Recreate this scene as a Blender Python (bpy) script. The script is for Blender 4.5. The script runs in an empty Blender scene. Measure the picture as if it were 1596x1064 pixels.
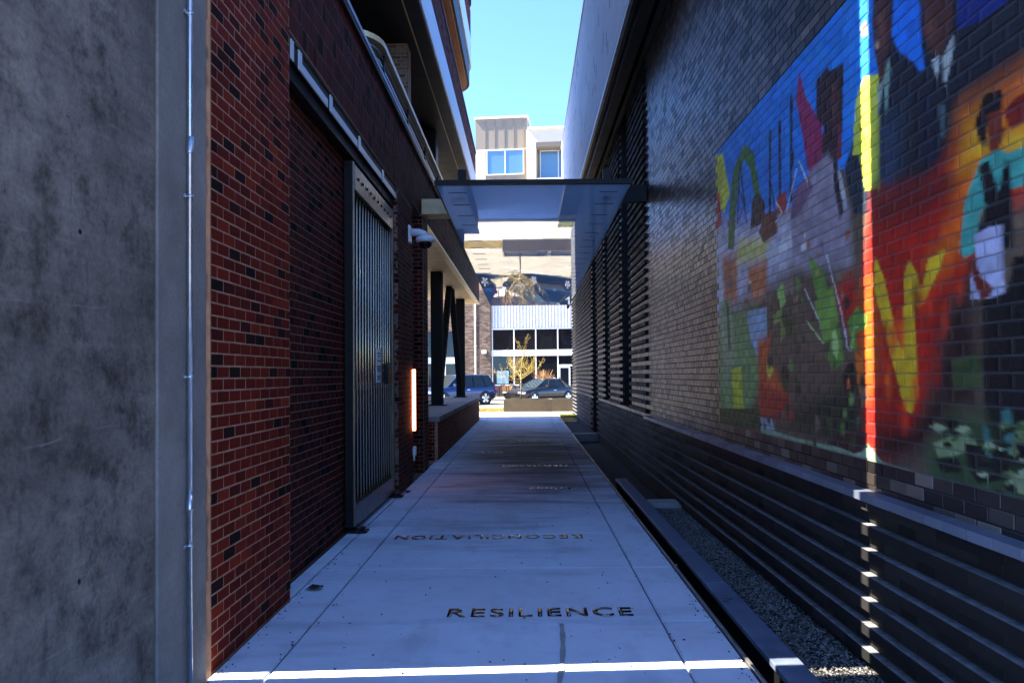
import bpy, bmesh, math, random
import numpy as np
from mathutils import Vector, Matrix
random.seed(11); RNG = np.random.default_rng(7)
S = bpy.context.scene
COL = S.collection
R = math.radians

# ---------------------------------------------------------------- camera
cd = bpy.data.cameras.new('camera'); cam = bpy.data.objects.new('camera', cd); COL.objects.link(cam)
cd.sensor_width = 36.0; cd.sensor_fit = 'HORIZONTAL'; cd.lens = 36.0 * 1150 / 1596
cd.clip_start = 0.05; cd.clip_end = 3000
PITCH, ROLL = 1.0, 0.45
cam.location = (0, 0, 1.5)
cam.rotation_euler = (Matrix.Rotation(R(90 + PITCH), 4, 'X') @ Matrix.Rotation(R(-ROLL), 4, 'Z')).to_euler()
cd.shift_x = -22 / 1596
cd.shift_y = (51 - 1150 * math.tan(R(PITCH))) / 1596
S.camera = cam

# ---------------------------------------------------------------- sky and sun
SUN_EL = 50.0                       # the sun stands almost square to the alley, over the left roofs
SUN_AZ = 2.5
w = bpy.data.worlds.new('World'); S.world = w; w.use_nodes = True
nt = w.node_tree
sky = nt.nodes.new('ShaderNodeTexSky'); sky.sky_type = 'NISHITA'; sky.sun_disc = False
sky.sun_elevation = R(SUN_EL); sky.sun_rotation = R(-90 - SUN_AZ); sky.altitude = 200
sky.air_density = 0.5; sky.dust_density = 0.1; sky.ozone_density = 10.0
bg = nt.nodes['Background']; bg.inputs['Strength'].default_value = 0.15
nt.links.new(sky.outputs[0], bg.inputs[0])
sl = bpy.data.lights.new('sun', 'SUN'); sl.energy = 4.2; sl.angle = R(0.3); sl.color = (1.0, 0.93, 0.80)
sun = bpy.data.objects.new('sun', sl); COL.objects.link(sun); sun.location = (-20, 3.7, 25)
sun.rotation_euler = Vector((math.cos(R(SUN_EL)) * math.cos(R(SUN_AZ)), math.cos(R(SUN_EL)) * math.sin(R(SUN_AZ)), -math.sin(R(SUN_EL)))).to_track_quat('-Z', 'Y').to_euler()
S.view_settings.view_transform = 'Standard'; S.view_settings.look = 'None'
S.view_settings.gamma = 1.0; S.view_settings.use_curve_mapping = False
S.view_settings.exposure = 2.7
S.render.engine = 'CYCLES'
S.cycles.max_bounces = 10; S.cycles.diffuse_bounces = 6; S.cycles.glossy_bounces = 5
S.cycles.caustics_reflective = False; S.cycles.caustics_refractive = False
S.cycles.sample_clamp_indirect = 6.0
S.cycles.use_denoising = True

# ---------------------------------------------------------------- helpers
def lin(c):
    return tuple(((v / 255 + 0.055) / 1.055) ** 2.4 if v > 10.3 else v / 255 / 12.92 for v in c)

class NT:
    def __init__(s, name):
        s.m = bpy.data.materials.new(name); s.m.use_nodes = True; s.t = s.m.node_tree
        s.b = s.t.nodes['Principled BSDF']
    def n(s, typ, **kw):
        o = s.t.nodes.new('ShaderNode' + typ)
        for k, v in kw.items():
            if k in o.inputs: o.inputs[k].default_value = v
            else: setattr(o, k, v)
        return o
    def l(s, a, b): s.t.links.new(a, b)
    def mix(s, fac, a, b, mode='MIX'):
        o = s.t.nodes.new('ShaderNodeMix'); o.data_type = 'RGBA'; o.blend_type = mode
        for sock, v in ((o.inputs['Factor'], fac), (o.inputs[6], a), (o.inputs[7], b)):
            if hasattr(v, 'links'): s.l(v, sock)
            else: sock.default_value = v if not isinstance(v, tuple) else (*v[:3], 1)
        return o.outputs[2]
    def ramp(s, fac, stops, interp='LINEAR'):
        o = s.t.nodes.new('ShaderNodeValToRGB'); cr = o.color_ramp; cr.interpolation = interp
        while len(cr.elements) < len(stops): cr.elements.new(0.5)
        for e, (p, c) in zip(cr.elements, stops):
            e.position = p; e.color = (*c, 1) if isinstance(c, tuple) else (c, c, c, 1)
        s.l(fac, o.inputs[0]); return o.outputs[0]
    def pos(s, obj=False):
        return s.n('TexCoord').outputs['Object'] if obj else s.n('NewGeometry').outputs['Position']
    def noise(s, scale, vec=None, detail=4, rough=.55, stretch=None):
        o = s.n('TexNoise', Scale=scale, Detail=detail, Roughness=rough)
        vec = vec or s.pos()
        if stretch:
            mp = s.n('Mapping'); mp.inputs['Scale'].default_value = stretch; s.l(vec, mp.inputs[0]); vec = mp.outputs[0]
        s.l(vec, o.inputs['Vector']); return o.outputs[0]
    def bump(s, h, strength, dist=.01):
        o = s.n('Bump', Strength=strength, Distance=dist); s.l(h, o.inputs['Height']); s.l(o.outputs[0], s.b.inputs['Normal'])

def pm(name, base, rough=.6, metal=0, var=.25, scale=5, bump=.15, bscale=60, spec=.5, stretch=None, coat=0):
    """plain procedural surface: base colour, large soft wear and fine relief"""
    t = NT(name); t.b.inputs['Metallic'].default_value = metal
    t.b.inputs['Specular IOR Level'].default_value = spec
    t.b.inputs['Coat Weight'].default_value = coat
    a = t.noise(scale, detail=5, stretch=stretch)
    lo = tuple(max(0, c * (1 - var)) for c in base); hi = tuple(min(1, c * (1 + var)) for c in base)
    t.l(t.ramp(a, [(.3, lo), (.7, hi)]), t.b.inputs['Base Color'])
    f = t.noise(bscale, detail=3)
    r = t.ramp(a, [(.3, min(1, rough * .85)), (.75, min(1, rough * 1.15))])
    t.l(r, t.b.inputs['Roughness'])
    if bump: t.bump(f, bump, .004)
    return t.m

def brick_mat(name, stops, source, rough=.6, spec=.5, noise=.35, bump=.5, top_light=None):
    t = NT(name)
    if source == 'attr':
        at = t.n('Attribute', attribute_name='rnd'); v = at.outputs['Fac']
    else:
        v = t.n('ObjectInfo').outputs['Random']
    c = t.ramp(v, stops)
    n1 = t.noise(40, detail=5, rough=.7)
    c = t.mix(noise, c, t.ramp(n1, [(.3, .25), (.7, 1.0)]), 'MULTIPLY')
    d = t.noise(1.3, detail=4)
    c = t.mix(.35, c, t.ramp(d, [(.35, .45), (.65, 1.0)]), 'MULTIPLY')
    if top_light:                                            # sky-lit look of the upward faces painted as a pale tint
        sp = t.n('SeparateXYZ'); t.l(t.n('NewGeometry').outputs['True Normal'], sp.inputs[0])
        up = t.ramp(sp.outputs[2], [(.6, 0.0), (.9, 1.0)]); ds = t.ramp(t.noise(18, detail=4), [(.3, .45), (.6, 1.0)])
        c = t.mix(t.mix(1.0, up, ds, 'MULTIPLY'), c, top_light)
    t.l(c, t.b.inputs['Base Color'])
    rv = t.mix(.5, t.ramp(n1, [(.2, rough * .75), (.8, min(1, rough * 1.25))]), t.ramp(v, [(0, rough * 1.4 if rough < .7 else 1.0), (.5, rough * .7), (1, rough)]))
    t.l(rv, t.b.inputs['Roughness'])
    t.b.inputs['Specular IOR Level'].default_value = spec
    t.bump(t.noise(130, detail=3, rough=.6), bump * .35, .0015)
    return t.m

def tag(o, label=None, cat=None, group=None, kind=None):
    if label: o['label'] = label
    if cat: o['category'] = cat
    if group: o['group'] = group
    if kind: o['kind'] = kind
    return o

def empty(name, loc=(0, 0, 0), label=None, cat=None, group=None, kind=None):
    o = bpy.data.objects.new(name, None); COL.objects.link(o); o.location = loc; o.empty_display_size = .1
    return tag(o, label, cat, group, kind)

def link(name, me, mat, parent=None):
    if mat is not None and not me.materials: me.materials.append(mat)
    o = bpy.data.objects.new(name, me); COL.objects.link(o)
    if parent is not None:
        o.parent = parent
        o.matrix_parent_inverse = Matrix.Translation(-Vector(parent.location)) if parent.parent is None else Matrix.Identity(4)
    return o

def mesh(name, V, F, mat, parent=None, smooth=False):
    me = bpy.data.meshes.new(name); me.from_pydata([tuple(v) for v in V], [], [tuple(f) for f in F]); me.update()
    if smooth: me.polygons.foreach_set('use_smooth', [True] * len(me.polygons))
    return link(name, me, mat, parent)

def from_bm(name, bm, mat, parent=None, smooth=False):
    me = bpy.data.meshes.new(name); bm.to_mesh(me); bm.free()
    if smooth: me.polygons.foreach_set('use_smooth', [True] * len(me.polygons))
    return link(name, me, mat, parent)

BF = [(0, 3, 2, 1), (4, 5, 6, 7), (0, 1, 5, 4), (1, 2, 6, 5), (2, 3, 7, 6), (3, 0, 4, 7)]
def bverts(x0, x1, y0, y1, z0, z1):
    return [(x0, y0, z0), (x1, y0, z0), (x1, y1, z0), (x0, y1, z0), (x0, y0, z1), (x1, y0, z1), (x1, y1, z1), (x0, y1, z1)]

def box(name, b, mat, parent=None, bevel=0):
    if not bevel: return mesh(name, bverts(*b), BF, mat, parent)
    bm = bmesh.new(); vs = [bm.verts.new(v) for v in bverts(*b)]
    for f in BF: bm.faces.new([vs[i] for i in f])
    bmesh.ops.bevel(bm, geom=bm.edges[:], offset=bevel, segments=2, affect='EDGES', profile=.6)
    return from_bm(name, bm, mat, parent)

class Boxes:
    """many axis-aligned boxes joined in one mesh, each with its own random value"""
    def __init__(s): s.b = []; s.r = []
    def add(s, *b): s.b.append(b); s.r.append(random.random())
    def build(s, name, mat, parent=None, jit=.0003):
        n = len(s.b); A = np.array(s.b)
        sel = [(0, 2, 4), (1, 2, 4), (1, 3, 4), (0, 3, 4), (0, 2, 5), (1, 2, 5), (1, 3, 5), (0, 3, 5)]
        V = np.stack([A[:, list(q)] for q in sel], 1) + RNG.uniform(-jit, jit, (n, 8, 3))
        F = (np.array(BF)[None] + (np.arange(n) * 8)[:, None, None]).reshape(-1, 4)
        me = bpy.data.meshes.new(name)
        me.vertices.add(n * 8); me.vertices.foreach_set('co', V.reshape(-1).astype(np.float32))
        me.loops.add(len(F) * 4); me.loops.foreach_set('vertex_index', F.reshape(-1).astype(np.int32))
        me.polygons.add(len(F)); me.polygons.foreach_set('loop_start', np.arange(len(F), dtype=np.int32) * 4)
        me.update(calc_edges=True); me.shade_flat()
        at = me.attributes.new('rnd', 'FLOAT', 'FACE'); at.data.foreach_set('value', np.repeat(np.array(s.r, dtype=np.float32), 6))
        return link(name, me, mat, parent)

def tube(name, pts, r, mat, parent=None, seg=10, smooth=True, caps=True):
    V, F = tube_vf(pts, r, seg, caps)
    return mesh(name, V, F, mat, parent, smooth)

def tube_vf(pts, r, seg=10, caps=True, base=0):
    pts = [Vector(p) for p in pts]; V = []; F = []
    rr = r if isinstance(r, (list, tuple)) else [r] * len(pts)
    prev = None
    for i, p in enumerate(pts):
        d = (pts[min(i + 1, len(pts) - 1)] - pts[max(i - 1, 0)]).normalized()
        if prev is None:
            a = d.cross(Vector((0, 0, 1)))
            if a.length < 1e-3: a = d.cross(Vector((1, 0, 0)))
        else: a = prev - d * prev.dot(d)
        a.normalize(); prev = a; b = d.cross(a)
        for k in range(seg):
            t = 2 * math.pi * k / seg
            V.append(p + (a * math.cos(t) + b * math.sin(t)) * rr[i])
    n = len(pts)
    for i in range(n - 1):
        for k in range(seg):
            F.append((base + i * seg + k, base + i * seg + (k + 1) % seg, base + (i + 1) * seg + (k + 1) % seg, base + (i + 1) * seg + k))
    if caps:
        F.append(tuple(base + k for k in range(seg))[::-1]); F.append(tuple(base + (n - 1) * seg + k for k in range(seg)))
    return V, F

def extrude_poly(name, poly, axis, a0, a1, mat, parent=None):
    """a 2-D outline extruded along an axis: 'x' -> poly is (y,z), 'y' -> (x,z), 'z' -> (x,y)"""
    f = {'x': lambda p, a: (a, p[0], p[1]), 'y': lambda p, a: (p[0], a, p[1]), 'z': lambda p, a: (p[0], p[1], a)}[axis]
    n = len(poly); V = [f(p, a0) for p in poly] + [f(p, a1) for p in poly]
    F = [tuple(range(n)), tuple(range(2 * n - 1, n - 1, -1))] + [(i, i + n, (i + 1) % n + n, (i + 1) % n) for i in range(n)]
    bm = bmesh.new(); vs = [bm.verts.new(v) for v in V]
    for q in F: bm.faces.new([vs[i] for i in q])
    bmesh.ops.recalc_face_normals(bm, faces=bm.faces[:])
    return from_bm(name, bm, mat, parent)

# ---------------------------------------------------------------- materials
RED = [(0, (.012, .005, .004)), (.08, (.028, .006, .004)), (.15, (.11, .010, .004)), (.55, (.20, .016, .005)), (.8, (.14, .011, .004)), (1, (.28, .030, .009))]
DARK = [(0, (.010, .008, .007)), (.3, (.027, .020, .016)), (.6, (.060, .045, .036)), (.85, (.125, .097, .078)), (1, (.24, .19, .155))]
M = {}
RED_SHADE = [(a, tuple(x * .42 for x in c)) for a, c in RED]  # darkened copy of the red brick, recess shade put into the colour
M['red_shade'] = brick_mat('shaded_red_brick', RED_SHADE, 'attr', .8, .14)
M['red'] = brick_mat('red_brick', RED, 'attr', .85, .14); M['red_o'] = brick_mat('red_brick_single', RED, 'obj', .85, .14)
M['dark'] = brick_mat('ironspot_brick', DARK, 'attr', .36, .6, .3, .35); M['dark_o'] = brick_mat('ironspot_brick_single', DARK, 'obj', .36, .6, .3, .35)
BASE = [(0, (.020, .019, .018)), (.5, (.028, .026, .025)), (1, (.038, .035, .033))]
RIBC = [(0, (.016, .015, .016)), (.5, (.022, .021, .021)), (1, (.032, .030, .029))]
M['base'] = brick_mat('base_brick', BASE, 'attr', .75, .12, .3, .3); M['base_o'] = brick_mat('base_brick_single', BASE, 'obj', .75, .12, .3, .3)
M['rib'] = brick_mat('rib_brick', RIBC, 'attr', .7, .12, .25, .3, (.27, .265, .27)); M['rib_o'] = brick_mat('rib_brick_single', RIBC, 'obj', .7, .12, .25, .3, (.27, .265, .27))
M['tan'] = brick_mat('tan_brick', [(0, (.12, .085, .065)), (.5, (.20, .14, .105)), (1, (.29, .21, .16))], 'attr', .8, .3)
M['mortar'] = pm('mortar', (.40, .23, .15), .95, spec=.1, var=.25, scale=9)
M['mortar_shade'] = pm('shaded_mortar', (.17, .11, .085), .9, var=.25, scale=9)  # mortar darkened to go with the shade painted on the recess brick
M['mortar_dark'] = pm('dark_mortar', (.018, .017, .018), .9, var=.25, scale=9)
M['black'] = pm('black_steel', (.008, .008, .009), .5, .0, var=.25, scale=3, bump=.06, spec=.2)
M['coping'] = pm('coping_metal', (.24, .26, .30), .4, .75, var=.12, bump=.05)
M['fascia'] = pm('fascia_metal', (.62, .64, .67), .42, .25, var=.06, bump=.03)
M['wood'] = pm('orange_wood_soffit', (.62, .20, .035), .5, var=.3, scale=3, stretch=(14, 1, 14))
M['cream'] = pm('cream_frame', (.55, .45, .33), .5, var=.12)
M['lintel'] = pm('precast_lintel', (.62, .45, .24), .7, var=.2, scale=6)
M['brass'] = pm('bronze_angle', (.68, .52, .27), .4, .2, var=.15, bump=.03)
M['galv'] = pm('galvanised_tube', (.55, .58, .63), .32, .9, var=.15, scale=12, bump=.05)
M['gate'] = pm('gate_steel', (.15, .13, .10), .30, .9, var=.2, scale=4, bump=.04, stretch=(8, 8, 1))
M['bar'] = pm('polished_bar', (.66, .57, .42), .22, 1.0, var=.1, scale=4, bump=.02)
M['white'] = pm('white_plastic', (.68, .70, .74), .4, var=.08, bump=.03)
M['panel'] = pm('grey_metal_panel', (.70, .66, .64), .55, .05, var=.12, scale=1.5, bump=.05)
M['edge'] = pm('steel_edging', (.42, .39, .36), .38, .8, var=.25, scale=6)
M['plank'] = pm('bluestone_curb', (.15, .18, .25), .32, .1, var=.3, scale=5, bump=.15)
M['soil'] = pm('black_soil', (.012, .011, .010), .95, var=.4, scale=12, bump=.8, bscale=25)
M['asphalt'] = pm('asphalt', (.06, .058, .056), .85, var=.2, scale=1.5, bump=.4, bscale=90)
M['pave'] = pm('sunlit_pavement', (.36, .33, .28), .85, var=.12, scale=2, bump=.15)
M['rear'] = pm('rear_concrete', (.20, .21, .23), .85, var=.12, scale=2, bump=.15)
M['road'] = pm('tan_concrete_road', (.30, .25, .165), .85, var=.15, scale=1.2, bump=.2)
M['corten'] = pm('planter_steel', (.16, .125, .085), .7, .2, var=.2, scale=3)
M['ribbed'] = pm('white_ribbed_metal', (.72, .73, .74), .45, .1, var=.05, bump=.02)
M['frame'] = pm('white_window_frame', (.74, .74, .73), .45, var=.05, bump=.02)
M['beige'] = pm('taupe_panel', (.26, .215, .155), .7, var=.04, scale=1, bump=0)
M['stucco'] = pm('cream_stucco', (.66, .57, .42), .9, var=.03, scale=2, bump=0)
M['rubber'] = pm('tyre_rubber', (.018, .018, .019), .8, var=.2)
M['alloy'] = pm('alloy_rim', (.55, .56, .58), .3, .85, var=.1, bump=0)
M['bark'] = pm('tree_bark', (.32, .23, .12), .85, var=.3, scale=12)
M['leaf'] = pm('dry_leaf', (.46, .34, .09), .7, var=.35, scale=15)
M['reed'] = pm('dry_reed', (.42, .23, .09), .75, var=.35, scale=15)
M['lampw'] = pm('clear_lens', (.7, .72, .75), .15, .2, var=.05, bump=0)
M['lampr'] = pm('red_lens', (.30, .01, .01), .2, var=.1, bump=0)

def glass(name, col, rough=.04, spec=.9):
    t = NT(name); t.b.inputs['Base Color'].default_value = (*col, 1)
    t.b.inputs['Specular IOR Level'].default_value = spec; t.b.inputs['IOR'].default_value = 1.5
    n = t.noise(.7, detail=2); t.bump(n, .04, .05)
    t.l(t.ramp(n, [(.3, rough * .7), (.7, rough * 1.4)]), t.b.inputs['Roughness'])
    return t.m
M['glass'] = glass('dark_window_glass', (.006, .008, .011), .05, .28)
M['glass_b'] = glass('blue_window_glass', (.10, .22, .34))
M['carglass'] = glass('car_glass', (.008, .018, .02), .05, .4)

def paint(name, col):
    t = NT(name); n = t.noise(600, detail=1)
    t.l(t.ramp(n, [(.3, tuple(c * .8 for c in col)), (.7, tuple(c * 1.2 for c in col))]), t.b.inputs['Base Color'])
    t.b.inputs['Metallic'].default_value = .35; t.b.inputs['Roughness'].default_value = .35
    t.b.inputs['Coat Weight'].default_value = .55; t.b.inputs['Coat Roughness'].default_value = .06
    return t.m
M['blue'] = paint('blue_car_paint', (.008, .026, .10)); M['ink'] = paint('black_car_paint', (.006, .006, .008))

def concrete(name, base, lines=False, mott=.35):
    t = NT(name)
    a = t.noise(2.2, detail=8, rough=.65); b = t.noise(.9, detail=5); f = t.noise(55, detail=5, rough=.7)
    c = t.mix(mott, t.ramp(a, [(.3, tuple(x * .62 for x in base)), (.7, tuple(x * 1.18 for x in base))]), t.ramp(b, [(.35, .45), (.65, 1.0)]), 'MULTIPLY')
    c = t.mix(.45 if lines else .25, c, t.ramp(f, [(.3, .4), (.6, 1.1)]), 'MULTIPLY')
    if lines:
        s = t.noise(1.0, detail=7, rough=.7, stretch=(1, 1.2, 14))      # lift lines and board marks along the wall
        c = t.mix(.5, c, t.ramp(s, [(.38, .72), (.5, 1.0), (.60, 1.0), (.66, 1.35)]), 'MULTIPLY')
        k = t.noise(5.5, detail=9, rough=.75)
        c = t.mix(.9, c, t.ramp(k, [(.36, .30), (.5, .95), (.66, 1.3)]), 'MULTIPLY')
        wv = t.n('TexWave', wave_type='BANDS', bands_direction='Z', Scale=1.35, Distortion=2.2, Detail=3.0)
        wv.inputs['Detail Scale'].default_value = .8; t.l(t.pos(), wv.inputs['Vector'])
        ln = t.ramp(wv.outputs['Fac'], [(.9955, 0.0), (.9998, .5)])
        brk = t.ramp(t.noise(5, detail=6), [(.50, 0.0), (.62, 1.0)])
        c = t.mix(t.mix(1.0, ln, brk, 'MULTIPLY'), c, (.27, .25, .23))
        sc = t.noise(2.0, detail=3, stretch=(1, 9, 1.2))
        c = t.mix(t.ramp(sc, [(.66, 0.0), (.70, .35)]), c, (.05, .05, .055))
        v = t.n('TexVoronoi', Scale=9.0); t.l(t.pos(), v.inputs['Vector'])
        c = t.mix(.6, c, t.ramp(v.outputs['Distance'], [(.03, .15), (.05, 1.0)]), 'MULTIPLY')
    t.l(c, t.b.inputs['Base Color'])
    t.l(t.ramp(a, [(.3, .7), (.7, .92)]), t.b.inputs['Roughness']); t.b.inputs['Specular IOR Level'].default_value = .2
    t.bump(f, .25, .004)
    return t.m
M['concrete'] = concrete('cast_concrete_wall', (.24, .208, .176), True, .6)
M['concrete_b'] = concrete('cast_concrete_strip', (.30, .28, .255), False, .4)
M['cap'] = concrete('concrete_cap', (.38, .37, .36))

def slab_mat():
    t = NT('broom_finished_concrete')
    base = (.70, .75, .83)
    a = t.noise(1.1, detail=7, rough=.6); b = t.noise(7, detail=5); f = t.noise(90, detail=4, rough=.7)
    r = t.n('ObjectInfo').outputs['Random']
    c = t.ramp(a, [(.28, tuple(x * .88 for x in base)), (.72, tuple(x * 1.05 for x in base))])
    c = t.mix(.2, c, t.ramp(b, [(.30, .55), (.5, 1.0)]), 'MULTIPLY')
    c = t.mix(.4, c, t.ramp(r, [(0, .86), (1, 1.0)]), 'MULTIPLY')
    s = t.noise(1.0, detail=5, stretch=(.5, 2.6, 1))                 # long dirty wash marks across the walk
    c = t.mix(.4, c, t.ramp(s, [(.34, .5), (.46, 1.0)]), 'MULTIPLY')
    v = t.n('TexVoronoi', Scale=5.0); t.l(t.pos(), v.inputs['Vector'])
    c = t.mix(.7, c, t.ramp(v.outputs['Distance'], [(.035, .12), (.06, 1.0)]), 'MULTIPLY')
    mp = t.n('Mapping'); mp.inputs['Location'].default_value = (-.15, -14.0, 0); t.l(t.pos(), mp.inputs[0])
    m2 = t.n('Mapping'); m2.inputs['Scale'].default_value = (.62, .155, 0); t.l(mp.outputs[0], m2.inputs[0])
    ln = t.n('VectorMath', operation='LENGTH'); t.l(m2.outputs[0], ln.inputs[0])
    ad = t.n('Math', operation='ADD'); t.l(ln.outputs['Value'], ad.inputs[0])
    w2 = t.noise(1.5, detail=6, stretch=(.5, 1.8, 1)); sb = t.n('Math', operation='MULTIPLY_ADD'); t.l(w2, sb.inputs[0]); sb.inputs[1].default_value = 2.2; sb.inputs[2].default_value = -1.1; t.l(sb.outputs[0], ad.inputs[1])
    c = t.mix(t.ramp(ad.outputs[0], [(.25, .82), (1.0, 0.0)]), c, (.05, .055, .06))       # dark patch deepening the canopy's shade, painted into the colour
    edge = t.ramp(t.noise(2.5, detail=6, stretch=(1, .35, 1)), [(.55, 0.0), (.75, .35)])
    c = t.mix(edge, c, (.16, .16, .16))
    t.l(c, t.b.inputs['Base Color'])
    t.l(t.ramp(a, [(.3, .72), (.7, .9)]), t.b.inputs['Roughness']); t.b.inputs['Specular IOR Level'].default_value = .15
    t.bump(f, .18, .003)
    return t.m
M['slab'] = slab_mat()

def mirror_mat():
    t = NT('veiled_mirror_soffit')
    t.b.inputs['Base Color'].default_value = (.74, .80, .90, 1); t.b.inputs['Metallic'].default_value = 1
    n = t.noise(1.1, detail=2); m = t.noise(25, detail=4)
    t.l(t.ramp(m, [(.3, .010), (.8, .025)]), t.b.inputs['Roughness']); t.bump(n, .035, .012)
    tr = t.n('BsdfTranslucent', Color=(.82, .92, 1.0, 1)); mx = t.n('MixShader'); mx.inputs[0].default_value = .46     # translucent share added to lay a pale blue veil over the reflections
    t.l(t.b.outputs[0], mx.inputs[1]); t.l(tr.outputs[0], mx.inputs[2]); t.l(mx.outputs[0], t.t.nodes['Material Output'].inputs['Surface'])
    return t.m
M['mirror'] = mirror_mat()

def inlay_mat():
    t = NT('bronze_inlay')
    n = t.noise(6, detail=3)
    t.l(t.ramp(n, [(.35, (.05, .05, .06)), (.6, (.28, .24, .18))]), t.b.inputs['Base Color'])
    t.b.inputs['Metallic'].default_value = 1
    t.l(t.ramp(n, [(.3, .28), (.7, .16)]), t.b.inputs['Roughness'])
    return t.m
M['inlay'] = inlay_mat()

def glow_mat():
    t = NT('warm_light_lens'); t.b.inputs['Base Color'].default_value = (.9, .8, .65, 1)
    t.b.inputs['Emission Color'].default_value = (1, .28, .11, 1); t.b.inputs['Emission Strength'].default_value = 1.8
    n = t.noise(8); t.l(t.ramp(n, [(.3, .35), (.7, .5)]), t.b.inputs['Roughness'])
    return t.m
M['glow'] = glow_mat()

def paintwork():
    t = NT('mural_paint_on_brick')
    a = t.n('Attribute', attribute_name='paint').outputs['Color']
    n = t.noise(60, detail=5, rough=.7); m = t.noise(3, detail=5)
    c = t.mix(.2, a, t.ramp(n, [(.32, .35), (.6, 1.0)]), 'MULTIPLY')
    c = t.mix(.15, c, t.ramp(m, [(.35, .5), (.6, 1.0)]), 'MULTIPLY')
    t.l(c, t.b.inputs['Base Color']); t.l(t.ramp(n, [(.3, .42), (.7, .62)]), t.b.inputs['Roughness'])
    t.bump(t.noise(130, detail=3, rough=.6), .12, .0015)
    return t.m
M['mural'] = paintwork()

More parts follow.
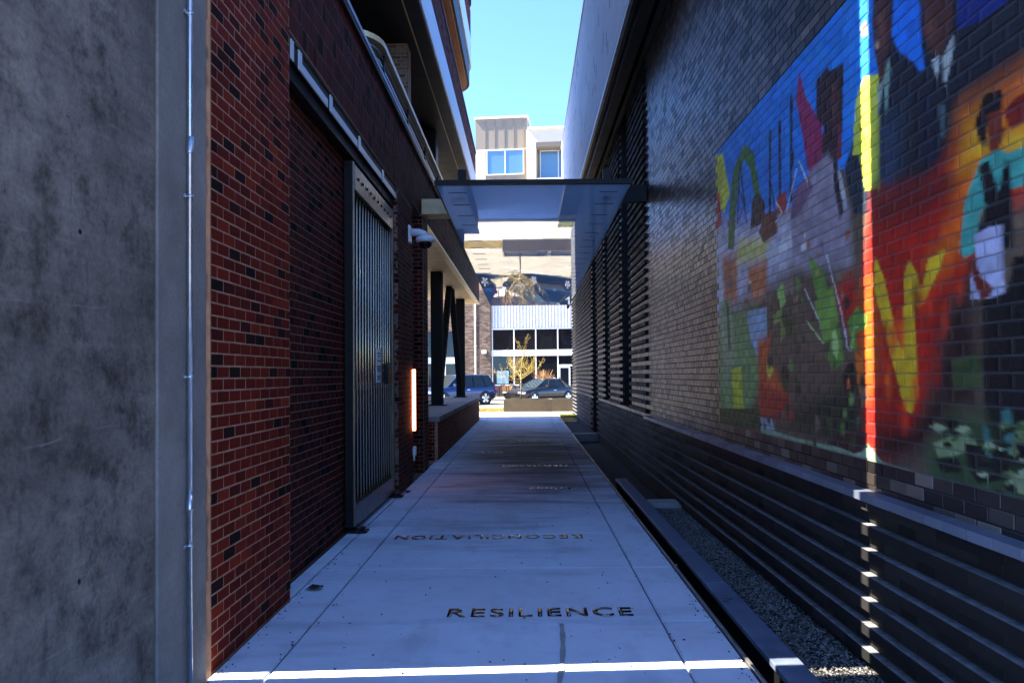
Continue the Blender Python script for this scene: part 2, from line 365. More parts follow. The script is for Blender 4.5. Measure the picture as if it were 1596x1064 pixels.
# mural outlines on the right wall, in metres: (distance along the alley, height)
MURAL = [
 ((96,78,62), [(7.3,4.268),(1.2,3.753),(1.2,0.522),(7.3,0.732)], 0),
 ((38,128,225), [(7.3,3.561),(3.981,3.641),(1.2,3.522),(1.2,2.691),(3.136,2.747),(3.703,2.879),(3.943,2.592),(4.404,2.702),(4.929,2.611),(5.75,2.649),(7.3,2.841)], 0),
 ((196,190,200), [(7.3,3.014),(5.447,2.635),(4.814,2.543),(4.14,2.395),(4.099,2.137),(4.929,2.226),(5.595,2.131),(7.3,2.018)], 0.1),
 ((214,214,220), [(7.3,2.982),(6.721,2.846),(6.721,1.794),(7.3,1.825)], 0),
 ((190,120,80), [(6.721,2.554),(6.235,2.504),(6.273,2.101),(6.677,2.082)], 0.06),
 ((228,205,120), [(6.216,2.609),(5.419,2.497),(5.491,2.349),(6.273,2.428)], 0.05),
 ((205,120,70), [(5.948,2.353),(5.476,2.332),(5.505,2.111),(5.75,2.049),(5.983,2.176)], 0.05),
 ((225,225,228), [(5.55,2.406),(5.241,2.419),(5.024,2.432),(4.748,2.413),(4.77,2.326),(5.049,2.34),(5.447,2.313)], 0),
 ((118,152,92), [(7.3,2.018),(5.75,1.999),(5.656,1.401),(6.088,1.13),(6.571,1.033),(7.3,0.989)], 0.08),
 ((150,170,130), [(6.854,2.158),(6.469,2.148),(6.35,1.611),(6.721,1.385)], 0.04),
 ((70,105,60), [(6.613,2.134),(6.53,2.126),(6.489,1.699),(6.571,1.701)], 0),
 ((196,205,50), [(6.469,1.529),(6.179,1.554),(6.124,1.181),(6.409,1.139)], 0),
 ((40,70,34), [(6.9,1.166),(5.671,1.223),(5.656,1.066),(6.9,0.986)], 0),
 ((150,178,195), [(6.017,1.997),(5.505,1.987),(5.505,1.69),(5.75,1.619),(5.914,1.757)], 0),
 ((205,88,35), [(5.734,1.749),(5.419,1.772),(5.491,1.604),(5.241,1.462),(5.024,1.218),(5.702,1.192)], 0.04),
 ((170,45,28), [(5.702,1.4),(5.111,1.355),(4.976,1.194),(5.687,1.163)], 0.05),
 ((206,190,70), [(5.52,1.595),(5.363,1.522),(5.447,1.451),(5.535,1.499)], 0),
 ((205,208,60), [(7.3,3.625),(6.677,3.499),(6.449,3.071),(6.635,2.944),(7.3,3.226)], 0),
 ((180,50,35), [(7.3,3.304),(6.809,3.16),(6.721,2.875),(6.9,2.834),(7.3,2.982)], 0),
 ((72,118,36), [(6.489,2.901),(6.33,3.251),(6.017,3.373),(5.766,3.224),(5.595,2.812),(5.75,2.829),(5.864,3.121),(6.017,3.248),(6.179,3.155),(6.292,2.814),(6.35,2.561),(6.53,2.592)], 0),
 ((58,42,38), [(5.831,2.858),(5.687,2.894),(5.52,2.776),(5.505,2.624),(5.881,2.645)], 0),
 ((110,60,40), [(5.505,2.686),(5.254,2.658),(5.254,2.494),(5.565,2.476),(5.671,2.584)], 0),
 ((170,60,45), [(5.254,2.754),(5.074,2.751),(5.049,2.639),(5.149,2.595),(5.254,2.631)], 0),
 ((150,38,82), [(4.792,3.455),(4.683,3.248),(4.452,3.006),(4.386,2.792),(4.549,2.691),(4.683,2.8),(4.726,2.976),(4.859,3.314)], 0),
 ((54,28,26), [(4.51,3.292),(4.349,3.311),(4.312,3.266),(4.132,3.241),(4.148,2.938),(4.173,2.729),(4.312,2.688),(4.461,2.846),(4.404,2.966),(4.53,3.072)], 0),
 ((120,40,50), [(4.207,2.922),(4.165,2.89),(4.173,2.711),(4.242,2.713)], 0),
 ((150,138,148), [(4.683,2.751),(4.367,2.802),(4.224,2.671),(4.075,2.381),(4.124,2.141),(4.58,2.133),(4.952,2.307),(4.988,2.495),(4.759,2.655)], 0.02),
 ((120,88,110), [(4.929,2.697),(4.683,2.759),(4.58,2.651),(4.814,2.543),(4.976,2.536)], 0),
 ((38,28,30), [(4.286,2.763),(4.233,2.71),(4.157,2.399),(4.207,2.373),(4.277,2.574)], 0),
 ((188,188,190), [(4.224,2.678),(4.173,2.62),(4.107,2.424),(4.14,2.41),(4.207,2.556)], 0),
 ((24,40,52), [(4.14,2.64),(4.012,2.768),(3.935,2.692),(3.791,2.615),(3.791,2.318),(4.027,2.363)], 0),
 ((212,222,70), [(4.004,2.853),(3.973,2.98),(3.891,3.064),(3.71,3.004),(3.723,2.426),(3.884,2.454),(3.95,2.663),(4.027,2.686)], 0),
 ((60,70,30), [(3.95,2.834),(3.935,2.829),(3.862,2.687),(3.884,2.69)], 0),
 ((26,27,34), [(3.723,3.566),(1.2,2.968),(1.2,2.645),(2.936,2.544),(3.08,2.344),(3.307,2.292),(3.71,2.41)], 0),
 ((30,112,214), [(3.538,3.401),(3.328,3.287),(3.317,2.993),(3.291,2.852),(3.333,2.861),(3.393,2.933),(3.52,3.036),(3.581,3.138),(3.569,3.232)], 0),
 ((74,40,34), [(3.777,3.301),(3.75,3.516),(3.581,3.424),(3.588,3.131),(3.632,3.047),(3.696,2.947),(3.716,2.968),(3.764,3.163)], 0),
 ((190,140,110), [(3.92,3.342),(3.855,3.351),(3.833,3.261),(3.891,3.274)], 0),
 ((80,43,34), [(3.317,3.339),(3.053,3.191),(3.076,2.937),(3.155,2.859),(3.234,2.893),(3.296,3.018)], 0),
 ((20,36,104), [(3.053,3.245),(1.2,3.107),(1.2,2.853),(2.855,2.872),(3.035,2.907)], 0),
 ((186,192,188), [(3.234,2.871),(3.18,2.87),(3.17,2.827),(3.194,2.77)], 0),
 ((172,178,172), [(3.151,2.846),(3.071,2.908),(3.067,2.847),(3.103,2.766),(3.136,2.709)], 0),
 ((70,90,90), [(3.185,2.656),(3.136,2.638),(3.146,2.491),(3.17,2.513)], 0),
 ((130,162,146), [(3.67,2.968),(3.613,3.058),(3.6,2.996),(3.638,2.766),(3.657,2.772)], 0),
 ((140,160,150), [(3.736,2.95),(3.67,2.956),(3.723,2.789),(3.736,2.794)], 0),
 ((34,48,64), [(3.73,2.791),(3.45,2.783),(3.508,2.378),(3.764,2.443)], 0.06),
 ((176,28,14), [(3.981,1.927),(3.805,2.421),(3.275,2.342),(2.94,2.525),(1.2,2.553),(1.2,2.057),(2.907,2.119),(2.949,1.902),(3.127,1.786),(3.265,1.436),(3.427,1.195),(3.683,1.071),(3.935,1.077),(4.043,1.108),(3.943,1.563),(4.349,1.968),(4.059,2.042)], 0.06),
 ((64,18,16), [(3.791,2.417),(3.275,2.336),(3.044,2.419),(3.09,2.245),(3.339,2.219),(3.791,2.246)], 0.12),
 ((206,100,20), [(3.943,1.923),(3.819,1.959),(3.791,1.56),(3.891,1.393),(3.966,1.564)], 0.1),
 ((214,108,22), [(3.009,2.549),(1.2,2.576),(1.2,2.16),(2.797,2.265),(2.991,2.142),(3.08,1.975),(3.275,1.949),(3.044,2.154),(3.044,2.366)], 0.12),
 ((222,160,30), [(2.966,2.482),(2.851,2.523),(2.828,2.426),(2.875,2.332),(3.009,2.35)], 0.08),
 ((222,170,40), [(2.767,2.363),(1.2,2.357),(1.2,2.285),(2.76,2.308)], 0.05),
 ((120,30,20), [(2.753,2.473),(2.688,2.497),(1.2,2.484),(1.2,2.357),(2.724,2.391)], 0),
 ((214,170,30), [(3.791,2.094),(3.703,1.977),(3.569,1.649),(3.52,1.601),(3.508,1.951),(3.456,2.022),(3.399,1.966),(3.35,1.866),(3.286,2.001),(3.155,2.025),(3.185,1.963),(3.328,1.811),(3.382,1.781),(3.416,1.82),(3.393,1.39),(3.45,1.301),(3.52,1.316),(3.569,1.432),(3.696,1.687),(3.805,1.924)], 0),
 ((36,13,11), [(3.791,1.204),(3.45,1.253),(3.234,1.437),(3.146,1.328),(3.328,1.14),(3.619,1.047),(3.805,1.044)], 0.08),
 ((40,20,18), [(3.275,1.436),(3.185,1.77),(2.957,1.878),(2.915,1.543),(2.957,1.338),(3.185,1.299)], 0.1),
 ((58,72,36), [(3.127,1.547),(2.915,1.573),(2.915,1.441),(3.117,1.411)], 0),
 ((32,18,16), [(2.932,2.486),(2.867,2.579),(2.764,2.559),(2.756,2.479),(2.851,2.479),(2.867,2.369),(2.907,2.402)], 0),
 ((118,46,28), [(2.855,2.495),(2.764,2.486),(2.756,2.378),(2.79,2.341),(2.812,2.318),(2.851,2.369)], 0),
 ((66,150,134), [(2.899,2.334),(2.797,2.343),(2.731,2.308),(1.2,2.294),(1.2,2.114),(2.79,2.171),(2.907,2.124),(2.949,1.974),(3.017,1.959),(3.053,1.991),(3.009,2.193)], 0),
 ((20,20,21), [(2.915,2.308),(2.851,2.315),(2.79,2.176),(2.745,2.308),(2.713,2.152),(2.717,1.952),(2.907,1.977),(2.924,2.072),(2.875,2.142)], 0),
 ((172,172,198), [(2.953,2.042),(2.851,2.057),(2.775,2.049),(2.771,1.793),(2.843,1.779),(2.974,1.787),(2.978,1.901),(2.924,1.848)], 0),
 ((112,40,24), [(3.004,1.949),(2.953,1.954),(2.907,1.866),(2.847,1.828),(2.851,1.789),(2.915,1.781)], 0),
 ((14,14,16), [(2.907,1.775),(2.76,1.792),(2.713,1.916),(1.2,1.86),(1.2,1.145),(2.812,1.125),(2.907,1.315)], 0),
 ((50,70,38), [(3.339,1.133),(3.127,1.324),(2.899,1.331),(2.797,1.127),(1.2,1.122),(1.2,0.914),(3.339,0.994)], 0.06),
 ((120,134,90), [(3.275,1.18),(3.044,1.249),(2.957,1.209),(3.09,1.149),(3.234,1.122)], 0),
 ((16,18,14), [(3.044,1.201),(2.797,1.2),(2.742,1.098),(2.957,1.05),(3.022,1.111)], 0),
 ((130,140,100), [(2.797,1.054),(2.753,1.109),(1.2,1.041),(1.2,1.007)], 0),
 ((18,20,16), [(3.26,1.107),(3.09,1.138),(3.067,1.079),(3.209,1.06)], 0),
 ((56,108,98), [(2.801,1.346),(2.749,1.362),(2.717,1.208),(2.745,1.191),(2.782,1.201)], 0),
 ((56,108,98), [(2.915,1.289),(2.875,1.272),(2.867,1.168),(2.903,1.151)], 0),
 ((104,146,56), [(4.683,2.25),(4.461,2.117),(4.277,1.793),(4.423,1.834),(4.58,1.994)], 0),
 ((122,160,66), [(4.6,1.936),(4.312,2.002),(4.242,1.79),(4.349,1.685),(4.461,1.674)], 0),
 ((94,136,50), [(4.367,1.686),(4.242,1.772),(4.173,1.568),(4.312,1.503),(4.404,1.572)], 0),
 ((176,204,120), [(4.34,1.722),(4.286,1.749),(4.242,1.643),(4.277,1.57),(4.331,1.609)], 0),
 ((96,138,52), [(4.124,1.782),(3.996,1.856),(3.891,1.792),(3.906,1.732),(4.027,1.705),(4.012,1.613),(4.075,1.619)], 0),
 ((150,190,96), [(5.281,2.086),(5.149,2.125),(5.099,1.985),(5.201,1.941)], 0),
 ((130,150,70), [(5.363,1.918),(5.175,1.948),(5.124,1.765),(5.227,1.703),(5.201,1.86),(5.363,1.848)], 0),
 ((34,44,28), [(4.976,1.238),(4.312,1.421),(3.966,1.46),(3.935,1.084),(4.312,1.083),(4.976,1.117)], 0.08),
 ((24,26,22), [(4.207,1.477),(4.107,1.566),(4.012,1.512),(3.996,1.425),(4.173,1.379)], 0),
 ((214,108,28), [(4.035,1.607),(3.95,1.577),(3.928,1.46),(3.981,1.377),(4.019,1.46)], 0),
 ((205,100,40), [(4.157,1.452),(4.107,1.466),(4.107,1.409),(4.148,1.401)], 0),
 ((150,165,170), [(5.687,1.153),(5.419,1.159),(5.363,1.088),(5.656,1.047)], 0),
 ((132,152,122), [(5.687,1.084),(4.929,1.06),(3.981,1.065),(3.906,1.121),(3.75,1.044),(3.286,1.021),(1.2,1.002),(1.2,0.949),(3.981,0.982),(5.687,1.024)], 0),
 ((60,30,28), [(4.404,1.075),(4.207,1.173),(3.943,1.179),(3.943,1.083),(4.059,1.05)], 0),
 ((140,120,104), [(5.049,2.073),(5.064,2.032),(5.11,2.043),(5.131,2.083),(5.108,2.11),(5.062,2.119)], 0.012),
 ((120,150,84), [(4.151,1.264),(4.166,1.241),(4.197,1.24),(4.205,1.261),(4.192,1.282),(4.166,1.292)], 0.012),
 ((120,150,84), [(3.989,1.233),(4.002,1.216),(4.021,1.214),(4.025,1.231),(4.022,1.244),(4.005,1.252)], 0.012),
 ((120,150,84), [(4.969,1.542),(4.987,1.5),(5.027,1.507),(5.063,1.543),(5.031,1.592),(4.989,1.569)], 0.012),
 ((40,48,34), [(5.034,1.26),(5.086,1.217),(5.125,1.197),(5.154,1.255),(5.13,1.295),(5.081,1.292)], 0.012),
 ((52,70,34), [(4.352,1.188),(4.37,1.152),(4.418,1.123),(4.439,1.182),(4.412,1.221),(4.365,1.229)], 0.012),
 ((140,120,104), [(4.939,2.068),(4.961,2.007),(5.015,2.037),(5.058,2.082),(5.035,2.122),(4.953,2.136)], 0.012),
 ((110,92,74), [(4.733,1.017),(4.755,0.974),(4.797,0.981),(4.811,1.009),(4.794,1.049),(4.75,1.05)], 0.012),
 ((52,70,34), [(4.954,1.795),(5.0,1.738),(5.082,1.739),(5.11,1.804),(5.069,1.869),(5.0,1.866)], 0.012),
 ((30,34,26), [(4.847,1.396),(4.868,1.337),(4.93,1.349),(4.963,1.394),(4.929,1.448),(4.88,1.441)], 0.012),
 ((30,34,26), [(4.418,1.286),(4.426,1.253),(4.462,1.261),(4.462,1.284),(4.452,1.319),(4.43,1.319)], 0.012),
 ((84,118,46), [(4.185,1.183),(4.191,1.146),(4.234,1.135),(4.248,1.178),(4.233,1.206),(4.194,1.211)], 0.012),
 ((120,100,84), [(4.198,2.037),(4.217,2.018),(4.235,2.017),(4.244,2.043),(4.235,2.07),(4.217,2.055)], 0.012),
 ((30,34,26), [(4.396,1.16),(4.419,1.112),(4.461,1.109),(4.478,1.154),(4.46,1.188),(4.425,1.198)], 0.012),
 ((52,70,34), [(4.879,1.154),(4.905,1.121),(4.94,1.115),(4.958,1.149),(4.937,1.188),(4.905,1.189)], 0.012),
 ((40,48,34), [(3.923,1.442),(3.938,1.404),(3.982,1.404),(3.994,1.441),(3.976,1.472),(3.941,1.489)], 0.012),
 ((70,58,48), [(4.857,1.66),(4.874,1.616),(4.92,1.616),(4.935,1.663),(4.93,1.697),(4.869,1.698)], 0.012),
 ((140,120,104), [(4.936,2.156),(4.951,2.141),(4.984,2.14),(4.998,2.165),(4.985,2.193),(4.959,2.184)], 0.012),
 ((40,48,34), [(4.311,1.313),(4.335,1.281),(4.381,1.279),(4.399,1.31),(4.382,1.35),(4.341,1.358)], 0.012),
 ((70,58,48), [(4.592,1.051),(4.598,1.016),(4.634,1.019),(4.661,1.045),(4.629,1.07),(4.593,1.091)], 0.012),
 ((40,48,34), [(4.012,1.463),(4.025,1.435),(4.048,1.429),(4.057,1.463),(4.048,1.488),(4.024,1.492)], 0.012),
 ((30,34,26), [(4.293,1.53),(4.299,1.515),(4.315,1.504),(4.326,1.53),(4.32,1.553),(4.296,1.555)], 0.012),
 ((120,150,84), [(4.047,1.349),(4.073,1.321),(4.105,1.313),(4.121,1.347),(4.111,1.382),(4.072,1.378)], 0.012),
 ((108,140,70), [(4.772,1.963),(4.78,1.946),(4.808,1.938),(4.813,1.967),(4.804,1.993),(4.78,1.992)], 0.012),
 ((110,92,74), [(3.91,1.366),(3.926,1.332),(3.968,1.309),(3.985,1.364),(3.973,1.405),(3.923,1.418)], 0.012),
 ((30,34,26), [(5.057,1.488),(5.109,1.425),(5.18,1.423),(5.222,1.488),(5.176,1.544),(5.105,1.556)], 0.012),
 ((108,140,70), [(4.811,2.071),(4.843,2.034),(4.903,2.047),(4.922,2.084),(4.909,2.139),(4.84,2.107)], 0.012),
 ((52,70,34), [(5.063,1.864),(5.082,1.818),(5.152,1.819),(5.207,1.875),(5.15,1.924),(5.083,1.922)], 0.012),
 ((40,48,34), [(5.38,1.578),(5.421,1.545),(5.469,1.525),(5.525,1.581),(5.483,1.621),(5.417,1.632)], 0.012),
 ((52,70,34), [(4.896,1.439),(4.91,1.406),(4.951,1.412),(4.98,1.438),(4.951,1.473),(4.907,1.464)], 0.012),
 ((52,70,34), [(5.069,1.41),(5.106,1.368),(5.169,1.371),(5.215,1.408),(5.164,1.465),(5.09,1.446)], 0.012),
 ((30,34,26), [(4.082,1.885),(4.113,1.846),(4.151,1.846),(4.177,1.894),(4.156,1.923),(4.107,1.914)], 0.012),
 ((120,100,84), [(5.381,2.037),(5.422,1.997),(5.505,2.003),(5.554,2.054),(5.514,2.106),(5.425,2.115)], 0.012),
 ((120,100,84), [(4.22,2.044),(4.232,2.024),(4.257,2.022),(4.277,2.051),(4.257,2.079),(4.236,2.062)], 0.012),
 ((110,92,74), [(5.099,1.182),(5.142,1.121),(5.204,1.11),(5.249,1.173),(5.201,1.233),(5.15,1.237)], 0.012),
 ((70,58,48), [(4.01,1.353),(4.023,1.322),(4.047,1.333),(4.061,1.352),(4.048,1.38),(4.027,1.376)], 0.012),
 ((140,120,104), [(4.17,1.935),(4.179,1.921),(4.199,1.916),(4.211,1.939),(4.203,1.955),(4.181,1.956)], 0.012),
 ((110,92,74), [(4.492,1.721),(4.527,1.685),(4.577,1.676),(4.597,1.726),(4.584,1.769),(4.522,1.777)], 0.012),
 ((70,58,48), [(5.458,1.146),(5.461,1.122),(5.506,1.117),(5.533,1.141),(5.512,1.169),(5.467,1.165)], 0.012),
 ((110,92,74), [(4.52,1.186),(4.547,1.151),(4.601,1.127),(4.622,1.179),(4.61,1.235),(4.56,1.217)], 0.012),
 ((52,70,34), [(4.053,1.116),(4.059,1.079),(4.094,1.078),(4.115,1.11),(4.093,1.137),(4.065,1.153)], 0.012),
 ((52,70,34), [(4.886,1.773),(4.905,1.753),(4.939,1.75),(4.967,1.778),(4.946,1.818),(4.911,1.803)], 0.012),
 ((120,150,84), [(4.653,1.027),(4.674,0.979),(4.713,0.984),(4.739,1.019),(4.719,1.067),(4.68,1.052)], 0.012),
 ((70,58,48), [(3.961,1.226),(3.972,1.192),(4.016,1.177),(4.026,1.222),(4.007,1.25),(3.968,1.251)], 0.012),
 ((70,58,48), [(5.555,1.099),(5.566,1.071),(5.597,1.069),(5.626,1.094),(5.599,1.118),(5.57,1.117)], 0.012),
 ((52,70,34), [(4.748,1.704),(4.767,1.681),(4.798,1.688),(4.809,1.706),(4.797,1.732),(4.761,1.73)], 0.012),
 ((150,160,120), [(2.793,1.202),(2.804,1.198),(2.813,1.194),(2.824,1.195),(2.825,1.202),(2.814,1.209),(2.795,1.209)], 0),
 ((30,40,22), [(2.74,1.223),(2.759,1.212),(2.782,1.208),(2.801,1.211),(2.793,1.222),(2.777,1.233),(2.756,1.231)], 0),
 ((30,40,22), [(3.076,1.243),(3.087,1.229),(3.113,1.224),(3.126,1.233),(3.15,1.243),(3.117,1.251),(3.093,1.251)], 0),
 ((30,40,22), [(2.843,1.115),(2.862,1.094),(2.914,1.086),(2.961,1.089),(2.967,1.109),(2.917,1.12),(2.87,1.122)], 0),
 ((30,40,22), [(2.844,1.264),(2.845,1.258),(2.859,1.255),(2.876,1.259),(2.868,1.264),(2.859,1.269),(2.845,1.269)], 0),
 ((96,112,70), [(3.132,1.3),(3.135,1.293),(3.158,1.289),(3.18,1.292),(3.171,1.302),(3.155,1.306),(3.141,1.309)], 0),
 ((96,112,70), [(2.721,1.212),(2.722,1.203),(2.739,1.201),(2.744,1.207),(2.758,1.212),(2.738,1.219),(2.722,1.219)], 0),
 ((30,40,22), [(3.095,1.292),(3.117,1.28),(3.164,1.276),(3.199,1.28),(3.175,1.294),(3.163,1.308),(3.131,1.307)], 0),
 ((96,112,70), [(2.722,1.279),(2.742,1.264),(2.777,1.264),(2.816,1.265),(2.788,1.28),(2.772,1.29),(2.752,1.289)], 0),
 ((30,40,22), [(2.754,1.268),(2.77,1.258),(2.798,1.244),(2.835,1.254),(2.835,1.271),(2.801,1.285),(2.765,1.277)], 0),
 ((96,112,70), [(2.673,1.28),(2.666,1.271),(2.706,1.259),(2.732,1.269),(2.737,1.281),(2.708,1.297),(2.67,1.287)], 0),
 ((60,84,40), [(2.94,1.226),(2.948,1.219),(2.972,1.212),(2.979,1.219),(2.987,1.226),(2.972,1.229),(2.953,1.229)], 0),
 ((96,112,70), [(2.988,1.252),(2.996,1.242),(3.019,1.241),(3.038,1.243),(3.028,1.254),(3.017,1.264),(3.001,1.262)], 0),
 ((150,160,120), [(2.774,1.284),(2.78,1.28),(2.793,1.277),(2.798,1.28),(2.81,1.285),(2.793,1.292),(2.779,1.289)], 0),
 ((96,112,70), [(2.746,1.294),(2.75,1.285),(2.786,1.273),(2.814,1.28),(2.819,1.296),(2.783,1.31),(2.754,1.303)], 0),
 ((60,84,40), [(2.657,1.298),(2.667,1.28),(2.71,1.281),(2.746,1.283),(2.752,1.297),(2.704,1.309),(2.68,1.308)], 0),
 ((30,40,22), [(2.974,1.225),(2.973,1.22),(2.992,1.214),(3.004,1.22),(3.007,1.226),(2.993,1.232),(2.974,1.23)], 0),
 ((14,16,12), [(2.717,1.068),(2.725,1.052),(2.759,1.049),(2.787,1.05),(2.794,1.062),(2.757,1.079),(2.731,1.075)], 0),
 ((60,84,40), [(2.843,1.203),(2.848,1.194),(2.88,1.177),(2.926,1.189),(2.909,1.202),(2.883,1.212),(2.847,1.214)], 0),
 ((150,160,120), [(2.99,1.265),(3.04,1.247),(3.066,1.245),(3.109,1.251),(3.099,1.264),(3.074,1.271),(3.027,1.276)], 0),
 ((60,84,40), [(3.126,1.184),(3.131,1.173),(3.167,1.167),(3.181,1.173),(3.184,1.186),(3.168,1.195),(3.129,1.193)], 0),
 ((96,112,70), [(2.719,1.116),(2.738,1.101),(2.785,1.096),(2.795,1.101),(2.813,1.109),(2.786,1.118),(2.746,1.129)], 0),
 ((14,16,12), [(2.808,1.039),(2.81,1.026),(2.843,1.014),(2.859,1.026),(2.854,1.041),(2.843,1.044),(2.814,1.047)], 0),
 ((96,112,70), [(2.659,1.309),(2.66,1.301),(2.682,1.292),(2.693,1.302),(2.698,1.311),(2.683,1.318),(2.656,1.319)], 0),
 ((30,40,22), [(2.962,1.229),(2.965,1.225),(2.98,1.219),(2.992,1.223),(2.985,1.229),(2.98,1.233),(2.963,1.233)], 0),
 ((30,40,22), [(2.877,1.155),(2.868,1.143),(2.912,1.142),(2.927,1.143),(2.94,1.156),(2.908,1.162),(2.881,1.168)], 0),
 ((14,16,12), [(2.874,1.134),(2.882,1.126),(2.902,1.121),(2.912,1.127),(2.922,1.132),(2.902,1.139),(2.888,1.136)], 0),
 ((14,16,12), [(3.076,1.278),(3.081,1.263),(3.141,1.248),(3.16,1.265),(3.171,1.282),(3.136,1.296),(3.098,1.294)], 0),
 ((96,112,70), [(1.2,1.253),(2.658,1.239),(2.694,1.232),(2.726,1.239),(2.728,1.249),(2.686,1.265),(2.657,1.263)], 0),
 ((150,160,120), [(2.833,1.212),(2.845,1.202),(2.882,1.197),(2.921,1.199),(2.895,1.215),(2.876,1.226),(2.852,1.217)], 0),
 ((30,40,22), [(2.719,1.283),(2.721,1.272),(2.76,1.266),(2.798,1.267),(2.782,1.283),(2.76,1.292),(2.732,1.299)], 0),
 ((60,84,40), [(3.085,1.217),(3.096,1.209),(3.118,1.201),(3.142,1.205),(3.125,1.218),(3.117,1.225),(3.078,1.225)], 0),
 ((150,160,120), [(2.658,1.118),(2.672,1.104),(2.701,1.097),(2.735,1.104),(2.735,1.111),(2.698,1.124),(2.663,1.129)], 0),
 ((96,112,70), [(2.947,1.22),(2.976,1.21),(2.998,1.2),(3.009,1.21),(3.019,1.219),(2.995,1.23),(2.977,1.227)], 0),
 ((96,112,70), [(2.706,1.202),(2.717,1.187),(2.737,1.18),(2.767,1.189),(2.76,1.203),(2.738,1.218),(2.714,1.209)], 0),
 ((150,160,120), [(1.2,1.133),(1.2,1.124),(2.681,1.11),(2.703,1.121),(2.708,1.132),(2.677,1.144),(1.2,1.145)], 0),
 ((150,160,120), [(2.67,1.174),(2.675,1.168),(2.693,1.166),(2.708,1.166),(2.705,1.174),(2.693,1.178),(2.68,1.18)], 0),
 ((60,84,40), [(2.673,1.249),(2.683,1.241),(2.693,1.24),(2.705,1.242),(2.698,1.25),(2.69,1.255),(2.678,1.252)], 0),
 ((30,40,22), [(2.91,1.227),(2.926,1.218),(2.949,1.212),(2.971,1.217),(2.955,1.227),(2.945,1.237),(2.921,1.233)], 0),
 ((150,160,120), [(2.891,1.094),(2.904,1.083),(2.935,1.078),(2.947,1.083),(2.963,1.087),(2.931,1.096),(2.902,1.103)], 0),
 ((150,160,120), [(2.872,1.214),(2.881,1.209),(2.897,1.205),(2.914,1.208),(2.9,1.213),(2.894,1.221),(2.884,1.218)], 0),
 ((96,112,70), [(2.719,1.236),(2.724,1.226),(2.749,1.226),(2.755,1.23),(2.761,1.237),(2.746,1.24),(2.728,1.24)], 0),
 ((14,16,12), [(3.129,1.189),(3.137,1.18),(3.165,1.179),(3.194,1.178),(3.195,1.187),(3.167,1.198),(3.144,1.197)], 0),
 ((60,84,40), [(2.756,1.108),(2.769,1.096),(2.787,1.098),(2.811,1.097),(2.814,1.105),(2.79,1.115),(2.773,1.115)], 0),
 ((150,160,120), [(3.163,1.257),(3.192,1.246),(3.243,1.227),(3.271,1.244),(3.307,1.252),(3.25,1.271),(3.206,1.267)], 0),
 ((30,40,22), [(2.976,1.104),(2.97,1.098),(3.003,1.09),(3.012,1.095),(3.027,1.104),(2.999,1.114),(2.98,1.11)], 0),
 ((206,52,18), [(3.605,1.773),(3.562,1.8),(3.549,1.688),(3.586,1.646)], 0.03),
 ((150,24,12), [(3.676,1.337),(3.631,1.371),(3.618,1.258),(3.656,1.211)], 0.03),
 ((206,52,18), [(3.07,1.898),(3.038,1.92),(3.029,1.824),(3.056,1.79)], 0.03),
 ((150,24,12), [(3.255,1.543),(3.22,1.57),(3.21,1.469),(3.24,1.43)], 0.03),
 ((150,24,12), [(3.088,1.954),(3.056,1.976),(3.047,1.879),(3.075,1.845)], 0.03),
 ((206,52,18), [(3.746,1.629),(3.699,1.659),(3.686,1.543),(3.725,1.499)], 0.03),
 ((206,52,18), [(3.312,1.827),(3.276,1.852),(3.265,1.749),(3.297,1.711)], 0.03),
 ((150,24,12), [(3.641,2.11),(3.596,2.134),(3.584,2.019),(3.621,1.981)], 0.03),
 ((206,52,18), [(3.651,1.706),(3.607,1.735),(3.594,1.621),(3.632,1.578)], 0.03),
 ((206,52,18), [(3.445,1.452),(3.405,1.482),(3.394,1.376),(3.428,1.333)], 0.03),
 ((150,24,12), [(3.239,2.186),(3.204,2.206),(3.194,2.104),(3.224,2.071)], 0.03),
 ((150,24,12), [(3.631,1.35),(3.587,1.382),(3.575,1.271),(3.612,1.225)], 0.03),
 ((206,52,18), [(3.546,1.331),(3.504,1.363),(3.492,1.254),(3.528,1.209)], 0.03),
 ((222,90,20), [(3.702,1.483),(3.656,1.515),(3.643,1.4),(3.682,1.355)], 0.03),
 ((150,24,12), [(3.721,1.723),(3.675,1.752),(3.662,1.636),(3.701,1.593)], 0.03),
 ((206,52,18), [(3.38,1.841),(3.342,1.866),(3.331,1.76),(3.364,1.722)], 0.03),
 ((222,90,20), [(3.561,1.719),(3.518,1.747),(3.507,1.636),(3.543,1.595)], 0.03),
 ((206,52,18), [(3.191,1.77),(3.157,1.795),(3.148,1.695),(3.177,1.658)], 0.03),
 ((120,16,10), [(3.423,1.869),(3.384,1.894),(3.373,1.787),(3.406,1.749)], 0.03),
 ((110,100,104), [(5.976,2.2),(5.869,2.203),(5.869,2.158),(5.976,2.157)], 0.01),
 ((150,96,64), [(4.14,2.289),(4.073,2.291),(4.073,2.249),(4.14,2.25)], 0.01),
 ((224,220,214), [(5.149,2.435),(5.047,2.434),(5.047,2.384),(5.149,2.388)], 0.01),
 ((110,100,104), [(4.395,2.063),(4.36,2.065),(4.36,2.045),(4.395,2.044)], 0.01),
 ((110,100,104), [(4.499,2.291),(4.439,2.292),(4.439,2.259),(4.499,2.259)], 0.01),
 ((206,150,100), [(4.944,2.008),(4.867,2.014),(4.867,1.974),(4.944,1.971)], 0.01),
 ((150,96,64), [(4.545,2.23),(4.505,2.231),(4.505,2.209),(4.545,2.209)], 0.01),
 ((150,96,64), [(4.738,2.332),(4.646,2.333),(4.646,2.284),(4.738,2.285)], 0.01),
 ((110,100,104), [(4.944,2.012),(4.893,2.015),(4.893,1.989),(4.944,1.987)], 0.01),
 ((110,100,104), [(6.552,2.846),(6.395,2.835),(6.395,2.774),(6.552,2.788)], 0.01),
